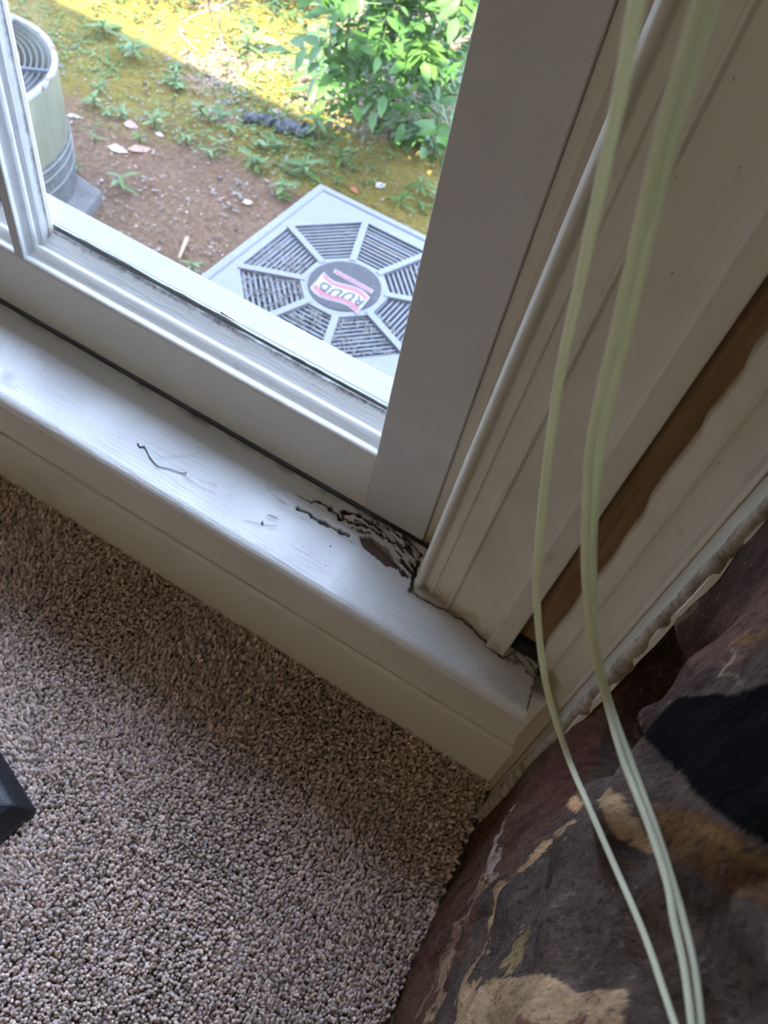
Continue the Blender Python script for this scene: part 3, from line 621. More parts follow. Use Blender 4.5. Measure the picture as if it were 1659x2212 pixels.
# ================================================================== outside: ground
GZ = -1.55
def gh(x, y):
    p = np.stack([np.asarray(x, float), np.asarray(y, float)], -1)
    return GZ + .035 * fbm(p * 1.3, 3, 91) + .012 * fbm(p * 7, 3, 93)
def G(u, v, h=0.0):
    p = onz(u, v, GZ + h)
    for _ in range(4): p = onz(u, v, float(gh(p[0], p[1])) + h)
    return p
gxs = np.linspace(-9.5, 3.5, 330); gys = np.concatenate([np.linspace(.50, 6.5, 260)[:-1], np.linspace(6.5, 15, 70)]); X, Y = np.meshgrid(gxs, gys, indexing='ij')
Zg = gh(X, Y) + .008 * fbm(np.stack([X, Y], -1) * 30, 2, 95)
I = np.arange(X.size).reshape(X.shape); q = np.stack([I[:-1, :-1], I[1:, :-1], I[1:, 1:], I[:-1, 1:]], -1).reshape(-1, 4)
gp = np.stack([X, Y], -1).reshape(-1, 2); pg, dg_ = proj(np.c_[gp, Zg.ravel()])
mossf = np.clip((gp[:, 1] - 2.35 - .12 * (gp[:, 0] + 2.2)) / .9, 0, 1) * .75 + .42 * fbm(gp * 1.6, 4, 97) - .02
dirtzone = np.clip(1 - np.hypot((gp[:, 0] + 2.05) / .75, (gp[:, 1] - 2.45) / .62), 0, 1); mossf -= 1.2 * dirtzone
litter = np.clip(fbm(gp * 2.1, 4, 99) * 1.7 + (gp[:, 1] - 3.7) * .35 + (gp[:, 0] + 2.4) * .30 + .55 * np.clip((gp[:, 0] + 2.3) * 1.2, 0, 1) * np.clip((gp[:, 1] - 3.1) * 2, 0, 1), 0, 1) * np.clip((.2 - gp[:, 0]) / 1.4, .25, 1)
gcol = np.stack([np.clip(mossf, 0, 1), litter, litter * 0], -1)
def ground_mat():
    t = NT('ground', .95, spec=.15); sp = t.node('ShaderNodeSeparateColor'); t.l(t.attr(), sp.inputs[0])
    n = t.noise(22, 8, rough=.75); fine = t.math('ADD', t.math('MULTIPLY', t.noise(110, 5, rough=.7), .45), t.math('MULTIPLY', t.noise(38, 6, rough=.75), .55)); ch = t.vor(55, out='Color')
    d = t.ramp(fine, [(.30, (.045, .026, .016)), (.45, (.115, .072, .046)), (.58, (.20, .135, .095)), (.70, (.38, .29, .23))])
    d = t.mix(t.math('MULTIPLY', t.step(t.noise(6, 4), .45, .7), .35), d, (.15, .085, .05, 1))
    mo = t.ramp(fine, [(.3, (.075, .058, .016)), (.5, (.165, .132, .030)), (.7, (.29, .245, .06))])
    mm = t.math('ADD', sp.outputs[0], t.math('MULTIPLY', t.math('SUBTRACT', n, .5), 1.5))
    c = t.mix(t.step(mm, .30, .62), d, mo)
    li = t.ramp(t.noise(70, 4, rough=.6), [(.34, (.06, .038, .028)), (.48, (.20, .13, .10)), (.62, (.40, .29, .235)), (.75, (.52, .42, .37))])
    lm = t.math('ADD', sp.outputs[1], t.math('MULTIPLY', t.math('SUBTRACT', t.noise(11, 5), .5), 1.1))
    c = t.mix(t.step(lm, .45, .75), c, li)
    t.col(t.mix(1.0, c, (1.1, 1.0, .88, 1), 'MULTIPLY')); t.bump(t.math('ADD', fine, n), .02); return t.m
o = fast_mesh('ground', np.c_[gp, Zg.ravel()], q, ground_mat(), None, True, gcol); tag(o, kind='structure')

# ---------------------------------------------------------------- leaves
def leaf_mat(name, c0, c1, trans=.35):
    c0 = tuple(x * .5 for x in c0[:3]) + (1,); c1 = tuple(x * .5 for x in c1[:3]) + (1,)
    m = bpy.data.materials.new(name); m.use_nodes = True; nt = m.node_tree; b = nt.nodes['Principled BSDF']; N = nt.nodes.new
    tc = N('ShaderNodeTexCoord'); nz = N('ShaderNodeTexNoise'); nz.inputs['Scale'].default_value = 9; rp = N('ShaderNodeValToRGB'); rp.color_ramp.elements[0].position = .35; rp.color_ramp.elements[1].position = .65
    rp.color_ramp.elements[0].color = c0; rp.color_ramp.elements[1].color = c1; L = nt.links.new; L(tc.outputs['Object'], nz.inputs[0]); L(nz.outputs[0], rp.inputs[0]); L(rp.outputs[0], b.inputs['Base Color'])
    b.inputs['Roughness'].default_value = .42; b.inputs['Specular IOR Level'].default_value = .4
    tl = N('ShaderNodeBsdfTranslucent'); L(rp.outputs[0], tl.inputs[0]); mx = N('ShaderNodeMixShader'); mx.inputs[0].default_value = trans
    L(b.outputs[0], mx.inputs[1]); L(tl.outputs[0], mx.inputs[2]); L(mx.outputs[0], nt.nodes['Material Output'].inputs[0]); return m
m_leaf = leaf_mat('shrub_leaf', (.070, .190, .030, 1), (.150, .310, .060, 1))
m_weed = leaf_mat('weed_leaf', (.130, .250, .045, 1), (.230, .380, .080, 1))
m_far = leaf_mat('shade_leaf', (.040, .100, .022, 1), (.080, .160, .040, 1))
m_tree = leaf_mat('tree_leaf', (.05, .12, .02, 1), (.09, .19, .03, 1))
m_bark = simple('bark', (.11, .085, .065, 1), .9, nz=.4, nscale=30, bump=.01, bscale=60)
class LF:
    def __init__(s): s.v = []; s.f = []; s.n = 0
    def leaf(s, p, d, up, L, W, droop=.12):
        d = d / np.linalg.norm(d); sd = np.cross(d, up); sd /= np.linalg.norm(sd) + 1e-9; nn = np.cross(sd, d)
        pts = [p, p + d * L * .30 + sd * W * .46 + nn * .10 * W, p + d * L * .30 - nn * .06 * W, p + d * L * .30 - sd * W * .46 + nn * .10 * W,
               p + d * L * .64 + sd * W * .38 - nn * droop * L * .3, p + d * L * .66 - nn * (.10 * W + droop * L * .35), p + d * L * .64 - sd * W * .38 - nn * droop * L * .3, p + d * L - nn * droop * L]
        n = s.n; s.v += pts; s.n += 8
        s.f += [(n, n + 1, n + 2), (n, n + 2, n + 3), (n + 1, n + 4, n + 2), (n + 4, n + 5, n + 2), (n + 2, n + 5, n + 3), (n + 5, n + 6, n + 3), (n + 4, n + 7, n + 5), (n + 5, n + 7, n + 6)]
    def build(s, name, mat, parent=None): return fast_mesh(name, s.v, s.f, mat, parent, True)
def rv(s=1.0): return NR.normal(0, s, 3)
def compound(lf, base, d, L, nl, ll, stems=None):
    d = d / np.linalg.norm(d); up = np.array([0, 0, 1.0]) + rv(.35); sd = np.cross(d, up); sd /= np.linalg.norm(sd); P = []
    for k in range(nl):
        t = (k + 1) / nl; p = base + d * L * t + np.array([0, 0, -.10 * L * t * t]); P.append(p)
        if k == nl - 1: lf.leaf(p, d + rv(.12), up, ll * 1.05, ll * .46)
        else:
            for sgn in (-1, 1): lf.leaf(p, d * .55 + sgn * sd + rv(.14), up + rv(.15), ll * NR.uniform(.8, 1.1), ll * .45)
    if stems is not None: stems.tube([base] + P[::2] + [P[-1]], .0016, 4)

# big shrub, upper right of the view
def shrub():
    b = np.array([-1.55, 4.75, 0]); b[2] = gh(b[0], b[1]) - .02
    root = tag(empty('shrub', tuple(b)), 'bright green leafy shrub with pinnate leaves at the top of the view', 'shrub')
    lf = LF(); twig = MB(); stems = []
    poly = [(640, 125), (700, 60), (690, -260), (1200, -260), (1010, 200), (965, 330), (905, 300), (868, 262), (848, 262), (842, 200), (790, 215), (740, 205), (655, 190), (690, 145)]
    poly = np.array(poly); cnt = 0; ends = []
    while cnt < 380:
        u, v = NR.uniform(600, 1200), NR.uniform(-260, 330)
        if not pin(poly, np.array([[u, v]]))[0]: continue
        gd = np.linalg.norm(G(max(u, 0), v) - EYE) if v > -50 else 6.5
        r = NR.uniform(3.75, 5.15)
        r = min(r, gd - .12)
        p = ond(u, v, r); out = p - (b + np.array([0, 0, .5])); out[2] *= .3
        d = out / (np.linalg.norm(out) + 1e-6) + rv(.55); d[2] = d[2] * .3 - .10
        compound(lf, p - d / np.linalg.norm(d) * .10 - b, d, .17 * NR.uniform(.8, 1.2), NR.integers(3, 5), .095 * NR.uniform(.8, 1.25), twig); ends.append(p); cnt += 1
    lf.build('foliage', m_leaf, root)
    ends = np.array(ends)
    for k in range(9):
        e = ends[NR.integers(len(ends))] - b; mid = e * .55 + np.array([0, 0, .25]); S = spline([np.zeros(3), mid * .5 + np.array([0, 0, .12]), mid, e], 6)
        vv, f = tube_vf(S, np.linspace(.012, .003, len(S)), 6); mesh('stem', vv, f, m_bark, root, True)
    for pts in ([(760, 10), (752, 60), (745, 120)], [(905, 100), (906, 140), (912, 158)]):
        S = spline([ond(u, v, 4.1) - b for u, v in pts], 6); vv, f = tube_vf(S, .006, 6); mesh('stem', vv, f, m_bark, root, True)
    tag(twig.build('leaf_stalks', m_leaf, root), kind='stuff')
shrub()
def low_shrub(u, v, w, h, n, label, mat):
    b = G(u, v); root = tag(empty('low_shrub', tuple(b)), label, 'shrub'); lf = LF()
    for _ in range(n):
        p = np.array([NR.normal(0, w), NR.normal(0, w * .8), abs(NR.normal(0, h))]); d = rv(); d[2] *= .4
        compound(lf, p, d, .12, 4, .05)
    lf.build('foliage', mat, root)
    for k in range(5):
        e = np.array([NR.normal(0, w * .7), NR.normal(0, w * .6), h * 1.2]); vv, f = tube_vf(spline([np.zeros(3), e * .5 + rv(.03), e], 5), np.linspace(.008, .003, 11), 5); mesh('stem', vv, f, m_bark, root, True)
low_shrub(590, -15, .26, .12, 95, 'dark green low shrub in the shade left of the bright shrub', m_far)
low_shrub(300, -60, .35, .12, 80, 'low leafy shrub at the top edge above the sunny moss', m_weed)

# ground cover: tiny leaves nobody could count
def cover():
    lf = LF(); n = 0
    while n < 17000:
        u, v = NR.uniform(-160, 1420), NR.uniform(-120, 520); p = onz(u, v, GZ)
        if not (.9 < p[1] < 8): continue
        q = p[:2][None]; dens = .45 * fbm(q * 2.2, 3, 111)[0] + .25 * fbm(q * 7, 2, 113)[0] + np.clip((p[1] - 2.9) * .30, -.45, .35)
        dz = np.clip(1 - math.hypot((p[0] + 2.05) / .75, (p[1] - 2.45) / .62), 0, 1)
        if dens - dz < NR.uniform(-.05, .35): continue
        z = float(gh(p[0], p[1])); L = NR.uniform(.010, .028); d = rv(); d[2] = abs(d[2]) * .5
        lf.leaf(np.array([p[0], p[1], z + NR.uniform(0, .025)]), d, np.array([0, 0, 1]) + rv(.3), L, L * NR.uniform(.35, .8)); n += 1
    tag(lf.build('ground_cover', m_weed), 'tiny green ground cover leaves spread over the mossy yard', 'ground cover', kind='stuff')
    ll = LF(); n = 0
    while n < 3200:
        u, v = NR.uniform(-160, 1420), NR.uniform(-120, 560); p = onz(u, v, GZ)
        if not (.9 < p[1] < 8): continue
        q = p[:2][None]; a = fbm(q * 2.1, 4, 99)[0] * 1.7 + (p[1] - 3.7) * .6 + (p[0] + 2.4) * .30
        if a < NR.uniform(-.25, 1.0): continue
        d = rv(); d[2] *= .15; L = NR.uniform(.018, .045)
        ll.leaf(np.array([p[0], p[1], float(gh(p[0], p[1])) + NR.uniform(.006, .022)]), d, np.array([0, 0, 1]) + rv(.35), L, L * .5, .05); n += 1
    ch = LF(); n = 0
    while n < 3500:
        u, v = NR.uniform(-30, 1000), NR.uniform(60, 640); p = onz(u, v, GZ)
        if not (.9 < p[1] < 4.5): continue
        d = rv(); d[2] *= .2; L = NR.uniform(.006, .024)
        ch.leaf(np.array([p[0], p[1], float(gh(p[0], p[1])) + NR.uniform(.002, .012)]), d, np.array([0, 0, 1]) + rv(.4), L, L * NR.uniform(.3, .8), .05); n += 1
    tag(ch.build('soil_crumbs', leaf_mat('soil_chip', (.10, .06, .04, 1), (.46, .33, .25, 1), .05)), 'brown soil crumbs and bark bits over the bare ground', 'soil', kind='stuff')
    ml = leaf_mat('dry_leaf', (.16, .10, .075, 1), (.34, .25, .20, 1), .1)
    tag(ll.build('leaf_litter', ml), 'pale dry leaf litter lying along the sunny strip of ground', 'leaf litter', kind='stuff')
cover()
# weeds, each one a plant
def weed(u, v, s, nl, label, group=None, upright=.6, lw=.28, droop=.2):
    p = G(u, v); root = tag(empty('weed', tuple(p)), label, 'weed', group); lf = LF(); st = MB(); hgt = s * upright
    st.tube([(0, 0, -.005), (0, 0, hgt * .5), (.01 * s, 0, hgt)], .0022, 5)
    for k in range(nl):
        a = 2.4 * k + NR.uniform(-.3, .3); z = hgt * (.35 + .65 * k / max(1, nl - 1)); L = s * NR.uniform(.6, 1.0)
        lf.leaf(np.array([0, 0, z]), np.array([math.cos(a), math.sin(a), .35 + .25 * NR.normal()]), np.array([0, 0, 1.0]), L, L * lw, droop)
    lf.build('leaves', m_weed, root); st.build('stalk', m_weed, root)
W_ = [(262, 412, .15, 6, 'bright weed with long leaves growing beside the grey concrete pad'), (655, 378, .17, 9, 'star shaped weed behind the far corner of the square condenser'),
      (205, 232, .12, 8, 'leafy weed just right of the round unit'), (232, 252, .10, 7, 'weed cluster beside the round unit on bare moss'), (335, 275, .12, 7, 'pointed green weed in the middle of the mossy ground'),
      (380, 180, .10, 7, 'small weed at the edge of the sunlit moss'), (435, 258, .13, 8, 'broad weed on the moss near the sunlight edge'), (402, 312, .09, 6, 'flat teal green weed on brown soil'),
      (165, 372, .10, 6, 'small weed next to the base of the round unit'), (205, 305, .08, 6, 'tiny weed above the orange leaf'), (682, 292, .22, 8, 'upright weed with long blades by the grey bark slab'),
      (470, 325, .10, 6, 'little weed left of the grey bark slab'), (290, 130, .17, 12, 'wide leafy weed in the shade near the round unit'), (225, 75, .17, 11, 'leafy weed in sun at the upper left'),
      (535, 110, .22, 10, 'tall weed beside the bare twig'), (415, 588, .09, 6, 'weed touching the left side of the square condenser'), (735, 355, .13, 9, 'weed behind the square condenser on moss'),
      (905, 425, .15, 9, 'weed beside the window frame edge behind the condenser'), (865, 445, .13, 8, 'weed just behind the right side of the condenser'), (825, 265, .12, 8, 'weed at the foot of the bright shrub')]
for u, v, s, n, lab in W_: weed(u, v, s * .78, n, lab, None, NR.uniform(.4, .8))
k = 0
while k < 46:
    u, v = NR.uniform(130, 960), NR.uniform(20, 470); p = G(u, v)
    if (u < 210 and v > 180) or (480 < u and v > 395 + abs(u - 697) * .6): continue
    if math.hypot((p[0] + 2.05) / .6, (p[1] - 2.4) / .5) < 1: continue
    weed(u, v, NR.uniform(.05, .10), int(NR.integers(4, 8)), 'small green weed scattered over the mossy ground', 'small weeds on the ground', NR.uniform(.3, .7), NR.uniform(.25, .5)); k += 1
# fallen leaves, one by one
def dry(u, v, L, W, col, ang, label, h=.012):
    p = G(u, v); root = LF(); d = np.array([math.cos(ang), math.sin(ang), .05]); root.leaf(np.array([0, 0, 0]) - d * L / 2, d, np.array([.2, -.2, 1.0]), L, W, .1)
    v_ = np.array(root.v); n = len(v_); v2 = np.vstack([v_, v_ - [0, 0, .0015]]); f2 = list(root.f) + [tuple(i + n for i in t[::-1]) for t in root.f]
    o = fast_mesh('fallen_leaf', v2, f2, simple('fallen_leaf_colour', col, .8, nz=.3, nscale=60), None, True); o.location = tuple(p + [0, 0, h]); tag(o, label, 'leaf', 'fallen leaves')
for a in [(283, 274, .075, .05, (.40, .22, .24, 1), .2, 'pink fallen leaf on the moss right of the round unit'), (305, 326, .13, .045, (.36, .20, .14, 1), .75, 'long orange pink fallen leaf on the brown soil'),
          (255, 326, .10, .05, (.42, .33, .20, 1), .3, 'curled beige fallen leaf left of the orange one'), (765, 414, .06, .035, (.34, .11, .05, 1), -.4, 'orange red fallen leaf behind the condenser corner'),
          (583, 92, .13, .06, (.42, .29, .07, 1), .5, 'yellow fallen leaf in the shade under the shrub'), (822, 404, .07, .04, (.44, .36, .33, 1), 1.2, 'pale fallen leaf behind the condenser'),
          (535, 441, .05, .035, (.40, .30, .22, 1), .9, 'small beige fallen leaf on bare soil near the condenser'), (600, 245, .07, .035, (.42, .30, .24, 1), .1, 'pinkish fallen leaf above the grey bark slab'),
          (345, 295, .05, .03, (.40, .30, .27, 1), .1, 'small pale fallen leaf beside the pointed weed'), (160, 255, .07, .03, (.30, .27, .22, 1), .6, 'greyish fallen leaf beside the round unit')]: dry(*a)
# bare twig, stick and bark slab
def twig3(name, lines, label, cat, col, r0=.009):
    p0 = G(*lines[0][0][:2]); root = tag(empty(name, tuple(p0)), label, cat); mt = simple(name + '_bark', col, .8, nz=.3, nscale=50)
    for i, ln in enumerate(lines):
        S = spline([G(u, v, h) - p0 for u, v, h in ln], 6); vv, f = tube_vf(S, np.linspace(r0, r0 * .55, len(S)), 6); mesh('stem' if i == 0 else 'side_branch', vv, f, mt, root, True)
twig3('bare_twig', [[(497, 3, .22), (465, 20, .20), (432, 28, .17), (405, 42, .12), (388, 55, .06), (396, 80, .03), (428, 112, .02)], [(462, 20, .20), (472, 42, .16), (476, 70, .08), (483, 105, .03)], [(450, -10, .30), (452, 20, .20), (462, 60, .10)]],
      'bare pale twig lying in the sun at the top', 'twig', (.20, .16, .14, 1), .0055)
twig3('stick', [[(404, 514, .03), (396, 534, .025), (386, 560, .02)]], 'short tan stick standing in the soil beyond the window sill', 'stick', (.36, .26, .15, 1), .011)
for (u0, v0, u1, v1, wd, lab) in [(530, 256, 598, 268, .035, 'grey bark slab lying at the edge of the sunlight'), (600, 275, 668, 290, .05, 'rough grey bark slab with weeds over it below the shrub')]:
    a = G(u0, v0, .0); b = G(u1, v1, .0); S = np.linspace(a, b, 14); S[:, 2] += .012; S[:, 1] += .02 * fbm(np.c_[np.arange(14) * .6, np.zeros(14)], 2, 121)
    vv, f = tube_vf(S, wd * (1 + .5 * fbm(np.c_[np.arange(14) * .9, np.ones(14)], 2, 123)), 9); vv = [(x, y, min(z, S[0][2] + .02) + .008 * float(NR.normal())) for x, y, z in vv]
    tag(mesh('bark_slab', vv, f, simple('grey_bark', (.095, .095, .10, 1), .9, nz=.5, nscale=25, bump=.02, bscale=40)), lab, 'bark')

# ================================================================== square condenser
def condenser():
    cx, cy, zt = -.950, 1.910, -1.0; hx, hy = .373, .430; rx, ry = .312, .348
    root = tag(empty('air_conditioner', (cx, cy, GZ)), 'square grey outdoor condenser with an octagonal fan grille on top', 'air conditioner'); T = zt - GZ
    m_g = NT('grey_enamel', .45, (.100, .101, .121, 1)); m_g.col(m_g.mix(m_g.math('MULTIPLY', m_g.step(m_g.noise(70, 4), .70, .76), .9), (.100, .101, .121, 1), (.03, .028, .025, 1))); m_g = m_g.m
    m_l = simple('louver_enamel', (.07, .075, .082, 1), .5, nz=.3, nscale=25)
    ang = [math.radians(22.5 + 45 * k) for k in range(8)]; kk = 1 / math.cos(math.radians(22.5))
    oc = [(rx * kk * math.cos(a), ry * kk * math.sin(a)) for a in ang]
    # top plate: square with an octagonal opening, a raised outer lip
    sq = [(hx, hy), (-hx, hy), (-hx, -hy), (hx, -hy)]
    b = MB(); e = .0
    lip = lambda s, z: [(x * s, y * s, z) for x, y in sq]
    b.v = [(x, y, T) for x, y in oc] + [(x - math.copysign(.035, x), y - math.copysign(.035, y), T) for x, y in sq] + [(x - math.copysign(.028, x), y - math.copysign(.028, y), T - .006) for x, y in sq] + \
          [(x - math.copysign(.022, x), y - math.copysign(.022, y), T) for x, y in sq] + [(x, y, T) for x, y in sq] + [(x, y, T - .05) for x, y in sq] + [(x, y, T - .03) for x, y in oc]
    O = lambda k: k % 8; S = lambda r, k: 8 + 4 * r + k % 4
    # octagon corners: 0 (22.5) 1 (67.5) | 2,3 | 4,5 | 6,7 ; square corners 0:(+,+) 1:(-,+) 2:(-,-) 3:(+,-)
    b.f = [(O(0), S(0, 0), O(1)), (O(1), S(0, 0), S(0, 1), O(2)), (O(2), S(0, 1), O(3)), (O(3), S(0, 1), S(0, 2), O(4)), (O(4), S(0, 2), O(5)), (O(5), S(0, 2), S(0, 3), O(6)), (O(6), S(0, 3), O(7)), (O(7), S(0, 3), S(0, 0), O(0))]
    for r in range(4): b.f += [(S(r, k), S(r + 1, k), S(r + 1, k + 1), S(r, k + 1)) for k in range(4)]
    b.f += [(O(k), O(k + 1), 28 + (k + 1) % 8, 28 + k) for k in range(8)]
    b.build('top_panel', m_g, root)
    cb = MB()
    for k in range(9): cb.box((-hx + .012, -hy + .012, T - .06 - k * .055), (hx - .012, hy - .012, T - .022 - k * .055) if k else (hx - .012, hy - .012, T - .052))
    cab = MB(); cab.box((-hx + .02, -hy + .02, .012), (hx - .02, hy - .02, .03))
    for sx_, sy_ in ((1, 1), (-1, 1), (-1, -1), (1, -1)): cab.box((min(sx_ * (hx - .05), sx_ * (hx - .004)), min(sy_ * (hy - .05), sy_ * (hy - .004)), 0), (max(sx_ * (hx - .05), sx_ * (hx - .004)), max(sy_ * (hy - .05), sy_ * (hy - .004)), T - .05))
    cab.build('corner_frame', m_g, root)
    sd = MB(); z = .04
    while z < T - .07:
        for y0 in (-hy + .006, hy - .016): sd.box((-hx + .05, y0, z), (hx - .05, y0 + .010, z + .022))
        for x0 in (-hx + .006, hx - .016): sd.box((x0, -hy + .05, z), (x0 + .010, hy - .05, z + .022))
        z += .036
    sd.build('side_louver', m_g, root)
    MB().box((-hx + .06, -hy + .06, .03), (hx - .06, hy - .06, T - .12)).build('coil_core', simple('coil_dark', (.016, .018, .02, 1), .9, nz=.5, nscale=40, bump=.02, bscale=60), root)
    ri = .132
    ic = [(ri * kk * math.cos(a), ri * 1.08 * kk * math.sin(a)) for a in ang]
    # spokes along the octagon corners
    for k in range(8):
        p = np.array(ic[k]) * .9; q2 = np.array(oc[k]) * 1.01; d = (q2 - p) / np.linalg.norm(q2 - p); n = np.array([-d[1], d[0]]) * .012
        MB().prism([tuple(p - n), tuple(q2 - n), tuple(q2 + n), tuple(p + n)], T - .022, T + .004).build('spoke', m_g, root, bevel=.002)
    # louvered panels: slats parallel to the outer edge
    for k in range(8):
        a0, a1 = np.array(oc[k]), np.array(oc[(k + 1) % 8]); b0_, b1_ = np.array(ic[k]), np.array(ic[(k + 1) % 8]); sl = MB(); ns = 11
        for j in range(ns):
            t = (j + .45) / ns; p, q2 = b0_ + (a0 - b0_) * t, b1_ + (a1 - b1_) * t; out = (a0 + a1 - b0_ - b1_); out = out / np.linalg.norm(out); th = .0043
            sl.add([(*(p - out * th), T - .007), (*(q2 - out * th), T - .007), (*(q2 + out * th), T - .007), (*(p + out * th), T - .007), (*(p - out * th), T - .011), (*(q2 - out * th), T - .011), (*(q2 + out * th), T - .011), (*(p + out * th), T - .011)],
                   [(0, 1, 2, 3), (7, 6, 5, 4), (0, 4, 5, 1), (1, 5, 6, 2), (2, 6, 7, 3), (3, 7, 4, 0)])
        sl.build('louver_panel', m_l, root)
    # debris lying between the slats of the panels nearest the house
    deb = MB()
    for _ in range(520):
        a = NR.uniform(math.radians(170), math.radians(345)); r = NR.uniform(.15, .33); p = np.array([r * math.cos(a), r * math.sin(a), T - .004 - abs(NR.normal(0, .005))]); d = rv(); d[2] *= .1; d *= NR.uniform(.006, .018) / np.linalg.norm(d)
        deb.tube([p - d, p + d], .0016, 4)
    deb_o = deb.build('trapped_debris', simple('pine_straw', (.17, .16, .145, 1), .9, nz=.4, nscale=30), root)
    MB().prism([(x * 1.04, y * 1.04) for x, y in ic], T - .024, T + .001).build('hub_ring', m_g, root, bevel=.002)
    # round emblem plate with the lettering
    plate = [(.118 * math.cos(t), .126 * math.sin(t)) for t in np.linspace(0, 2 * math.pi, 48, endpoint=False)]
    m_pl = simple('emblem_plate_grey', (.030, .030, .033, 1), .85, nz=.25, nscale=60); m_red = simple('emblem_red', (.18, .038, .05, 1), .5, nz=.2, nscale=90); m_wh = simple('emblem_white', (.20, .20, .21, 1), .5, nz=.15, nscale=90); m_ink = simple('emblem_ink', (.02, .022, .025, 1), .6)
    hub = MB().prism(plate, T + .001, T + .004).build('emblem_plate', m_pl, root)
    c0 = onz(738, 637, zt)[:2] - [cx, cy]; rd = onz(697, 617, zt)[:2] - onz(765, 655, zt)[:2]; ex = rd / np.linalg.norm(rd); ey = np.array([-ex[1], ex[0]]); W2 = np.linalg.norm(rd)
    def E(p, z): return (*(c0 + ex * p[0] + ey * p[1]), z)
    def ribbon(y0, y1, xa, xb, wave, sl, z0, z1, mat, name, par):
        xs = np.linspace(xa, xb, 28); tp_ = [(x, y1 + wave * math.sin((x - xa) / (xb - xa) * 2 * math.pi) + 0 * x) for x in xs]; bt = [(x + sl, y0 + wave * math.sin((x - xa) / (xb - xa) * 2 * math.pi)) for x in xs][::-1]
        pg = tp_ + bt; n = len(pg); vs = [E(p, z0) for p in pg] + [E(p, z1) for p in pg]
        fs = [(i, i + 1, n - 2 - i, n - 1 - i) for i in range(27)]; fs = [tuple(reversed(q)) for q in fs] + [tuple(i + n for i in q) for q in fs] + [(i, (i + 1) % n, n + (i + 1) % n, n + i) for i in range(n)]
        return mesh(name, vs, fs, mat, par)
    w = W2 / 2 + .026
    ribbon(-.048, .048, -w - .003, w + .003, -.013, .014, T + .004, T + .0048, m_wh, 'flag_border', hub)
    ribbon(-.043, .043, -w + .002, w - .002, -.013, .013, T + .0048, T + .0055, m_red, 'flag', hub)
    ribbon(-.023, .021, -w + .001, w - .001, -.011, .006, T + .0055, T + .0060, m_wh, 'flag_band', hub)
    # letters
    fc = bpy.data.curves.new('lettering', 'FONT'); fc.body = 'RUUD'; fc.size = .052; fc.align_x = 'CENTER'; fc.align_y = 'CENTER'; fc.offset = .0016; fc.extrude = .0004; fc.space_character = 1.16
    to = bpy.data.objects.new('lettering_curve', fc); C.objects.link(to); bpy.context.view_layer.update(); me = bpy.data.meshes.new_from_object(to.evaluated_get(bpy.context.evaluated_depsgraph_get())); bpy.data.objects.remove(to)
    for vx in me.vertices:
        x, y = vx.co.x, vx.co.y; y = y - .011 * math.sin((x + w) / (2 * w) * 2 * math.pi); p = E((x, y), T + .0064 + vx.co.z); vx.co = p
    link('lettering', me, m_ink, hub)
    ribbon(-.088, -.069, -w + .018, w - .006, 0, .004, T + .004, T + .0046, m_wh, 'bar_border', hub); ribbon(-.085, -.072, -w + .021, w - .009, 0, .003, T + .0046, T + .0052, m_red, 'bar', hub)
    hub['label'] = 'round grey emblem plate with red and white lettered flag'
condenser()

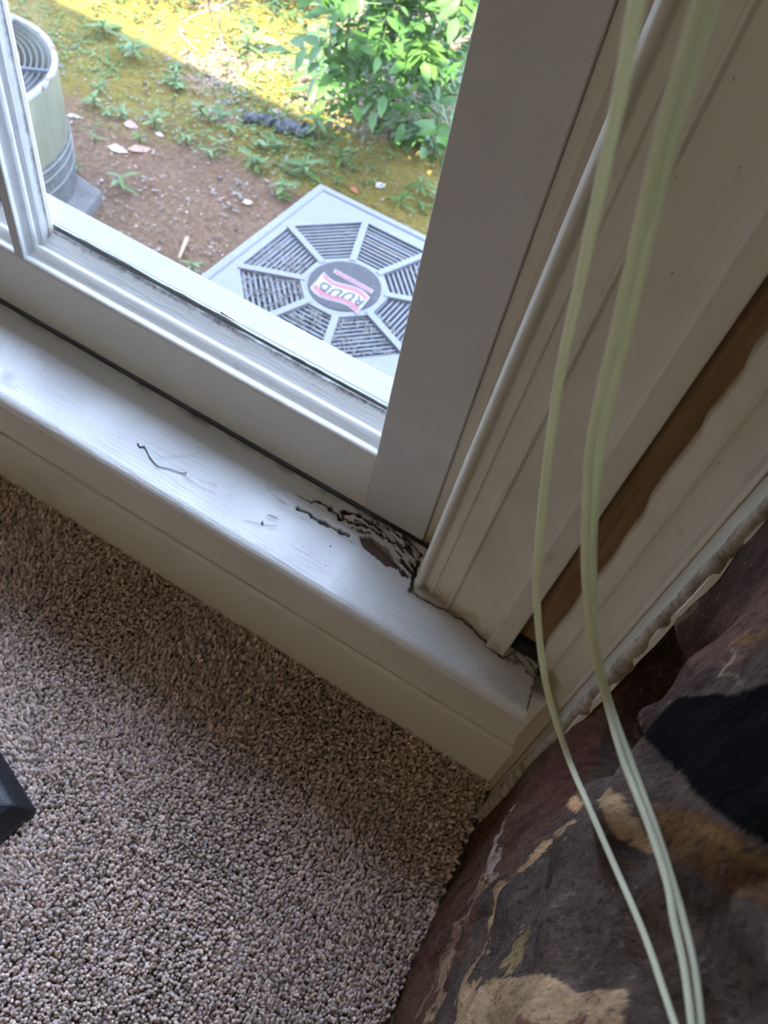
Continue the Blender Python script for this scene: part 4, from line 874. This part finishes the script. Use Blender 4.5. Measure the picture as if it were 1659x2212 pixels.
# ================================================================== round condenser with its pad
def drum():
    cx, cy = -2.83, 1.975; rad = .432; zt = -1.0; zb = -1.505
    pad = [(cx - .52, cy - .56), (cx + .54, cy - .56), (cx + .56, cy + .0), (cx + .44, cy + .34), (cx - .52, cy + .48)]
    tag(MB().prism(pad, GZ - .05, zb).build('concrete_pad', simple('concrete', (.11, .10, .096, 1), .9, nz=.3, nscale=9, bump=.004, bscale=90), None, bevel=.012), 'grey concrete pad on the ground under the round unit', 'pad')
    root = tag(empty('heat_pump', (cx, cy, zb)), 'round cream outdoor unit with a rusty wire fan guard', 'air conditioner'); T = zt - zb; yk = 1.08
    def ring(r, z): return [(r * math.cos(t), r * math.sin(t) * yk, z) for t in np.linspace(0, 2 * math.pi, 96, endpoint=False)]
    def lathe(name, prof, mat, smooth=True):
        n = 96; v = []; [v.extend(ring(r, z)) for r, z in prof]; f = [(i * n + k, i * n + (k + 1) % n, (i + 1) * n + (k + 1) % n, (i + 1) * n + k) for i in range(len(prof) - 1) for k in range(n)]
        return mesh(name, v, f, mat, root, smooth)
    cream = NT('cream_enamel', .45, (.14, .138, .085, 1)); cream.col(cream.mix(cream.step(cream.noise(9, 5), .4, .8), (.14, .138, .085, 1), (.11, .107, .065, 1))); cream = cream.m
    rust = NT('rusty_rim', .6); rust.col(rust.ramp(rust.noise(22, 5, rough=.7), [(.42, (.24, .24, .265)), (.52, (.20, .18, .18)), (.58, (.09, .045, .028))])); rust = rust.m
    lathe('shell', [(rad, T - .285), (rad, T - .012), (rad - .004, T - .004), (rad - .02, T - .004), (rad - .022, T - .20)], cream)
    lathe('rim', [(rad + .003, T - .012), (rad + .003, T + .004), (rad - .008, T + .008), (rad - .018, T + .002), (rad - .018, T - .012)], rust)
    coil = NT('coil_mesh', .8); wv_ = coil.vor(70, coil.map((1, 1, 1.8))); coil.col(coil.ramp(wv_, [(.1, (.016, .016, .014)), (.4, (.05, .05, .045)), (.7, (.075, .075, .068))])); coil.bump(wv_, .01)
    lathe('coil', [(rad + .004, 0), (rad + .004, T - .284), (rad - .01, T - .284)], coil.m)
    bd = MB()
    for z in (T - .30, T - .34, T - .40): bd.tube([(x * 1.0, y * 1.0, zz + .002 * math.sin(6 * x)) for x, y, zz in ring(rad + .006, z)] + [ring(rad + .006, z)[0]], .004, 5)
    bd.build('coil_wires', simple('wire_grey', (.13, .13, .12, 1), .6), root)
    m_w = simple('guard_wire', (.055, .055, .06, 1), .55, .3); g = MB()
    r = .09
    while r < rad - .02: g.tube(ring(r, T - .004) + [ring(r, T - .004)[0]], .0030, 4); r += .021
    g.build('guard_rings', m_w, root)
    gs = MB()
    for k in range(6):
        a = math.radians(33 + 60 * k); gs.tube([(.05 * math.cos(a), .05 * math.sin(a), T + .001), ((rad - .012) * math.cos(a), (rad - .012) * math.sin(a) * yk, T + .001)], .006, 6)
    gs.build('guard_spokes', simple('spoke_blue', (.05, .065, .09, 1), .5), root)
    lathe('motor_cover', [(.001, T - .02), (.10, T - .02), (.11, T - .03), (.11, T - .12), (.001, T - .12)], simple('motor_grey', (.10, .10, .105, 1), .6))
    lathe('fan_deck', [(.001, T - .20), (rad - .022, T - .20)], simple('deck_grey', (.10, .10, .11, 1), .8, nz=.6, nscale=14))
    for k in range(4):
        a = math.pi / 2 * k + .4; ux, uy = math.cos(a), math.sin(a); n = np.array([-uy, ux])
        p = [np.array([ux, uy]) * .08 - n * .04, np.array([ux, uy]) * .37 - n * .10, np.array([ux, uy]) * .37 + n * .08, np.array([ux, uy]) * .08 + n * .04]; zz = [T - .13, T - .15, T - .09, T - .10]
        MB().add([(*q, z) for q, z in zip(p, zz)] + [(*q, z - .004) for q, z in zip(p, zz)], [(0, 1, 2, 3), (7, 6, 5, 4), (0, 4, 5, 1), (1, 5, 6, 2), (2, 6, 7, 3), (3, 7, 4, 0)]).build('fan_blade', simple('blade_grey', (.14, .14, .15, 1), .6), root)
drum()

# ================================================================== tree whose boughs dapple the sun (its crown is above the view)
def tree():
    b = np.array([-5.4, 5.6, 0]); b[2] = gh(b[0], b[1]) - .05; root = tag(empty('tree', tuple(b)), 'tall broadleaf tree reaching over the yard from the far left', 'tree')
    vv, f = tube_vf(spline([(0, 0, 0), (.1, -.1, 1.5), (.3, -.3, 3.2)], 8), np.linspace(.16, .10, 17), 10); mesh('trunk', vv, f, m_bark, root, True)
    lf = LF()
    for k, (ex, ey, ez) in enumerate([(3.3, -1.0, 3.4), (1.6, 1.2, 3.9), (.6, -1.0, 3.6)]):
        e = np.array([ex, ey, ez]); S = spline([(.25, -.25, 2.6), np.array([.25, -.25, 2.9]) * .5 + e * .5 + [0, 0, .2], e], 8); vv, f = tube_vf(S, np.linspace(.06, .012, len(S)), 7); mesh('bough', vv, f, m_bark, root, True)
        for _ in range(46):
            t = NR.uniform(.35, 1.05); p = S[min(len(S) - 1, int(t * (len(S) - 1)))] + rv(.30) * [1, 1, .5]; d = rv(); d[2] = d[2] * .3 - .2; compound(lf, p, d, .22, 4, .10)
    lf.build('foliage', m_tree, root)
tree()
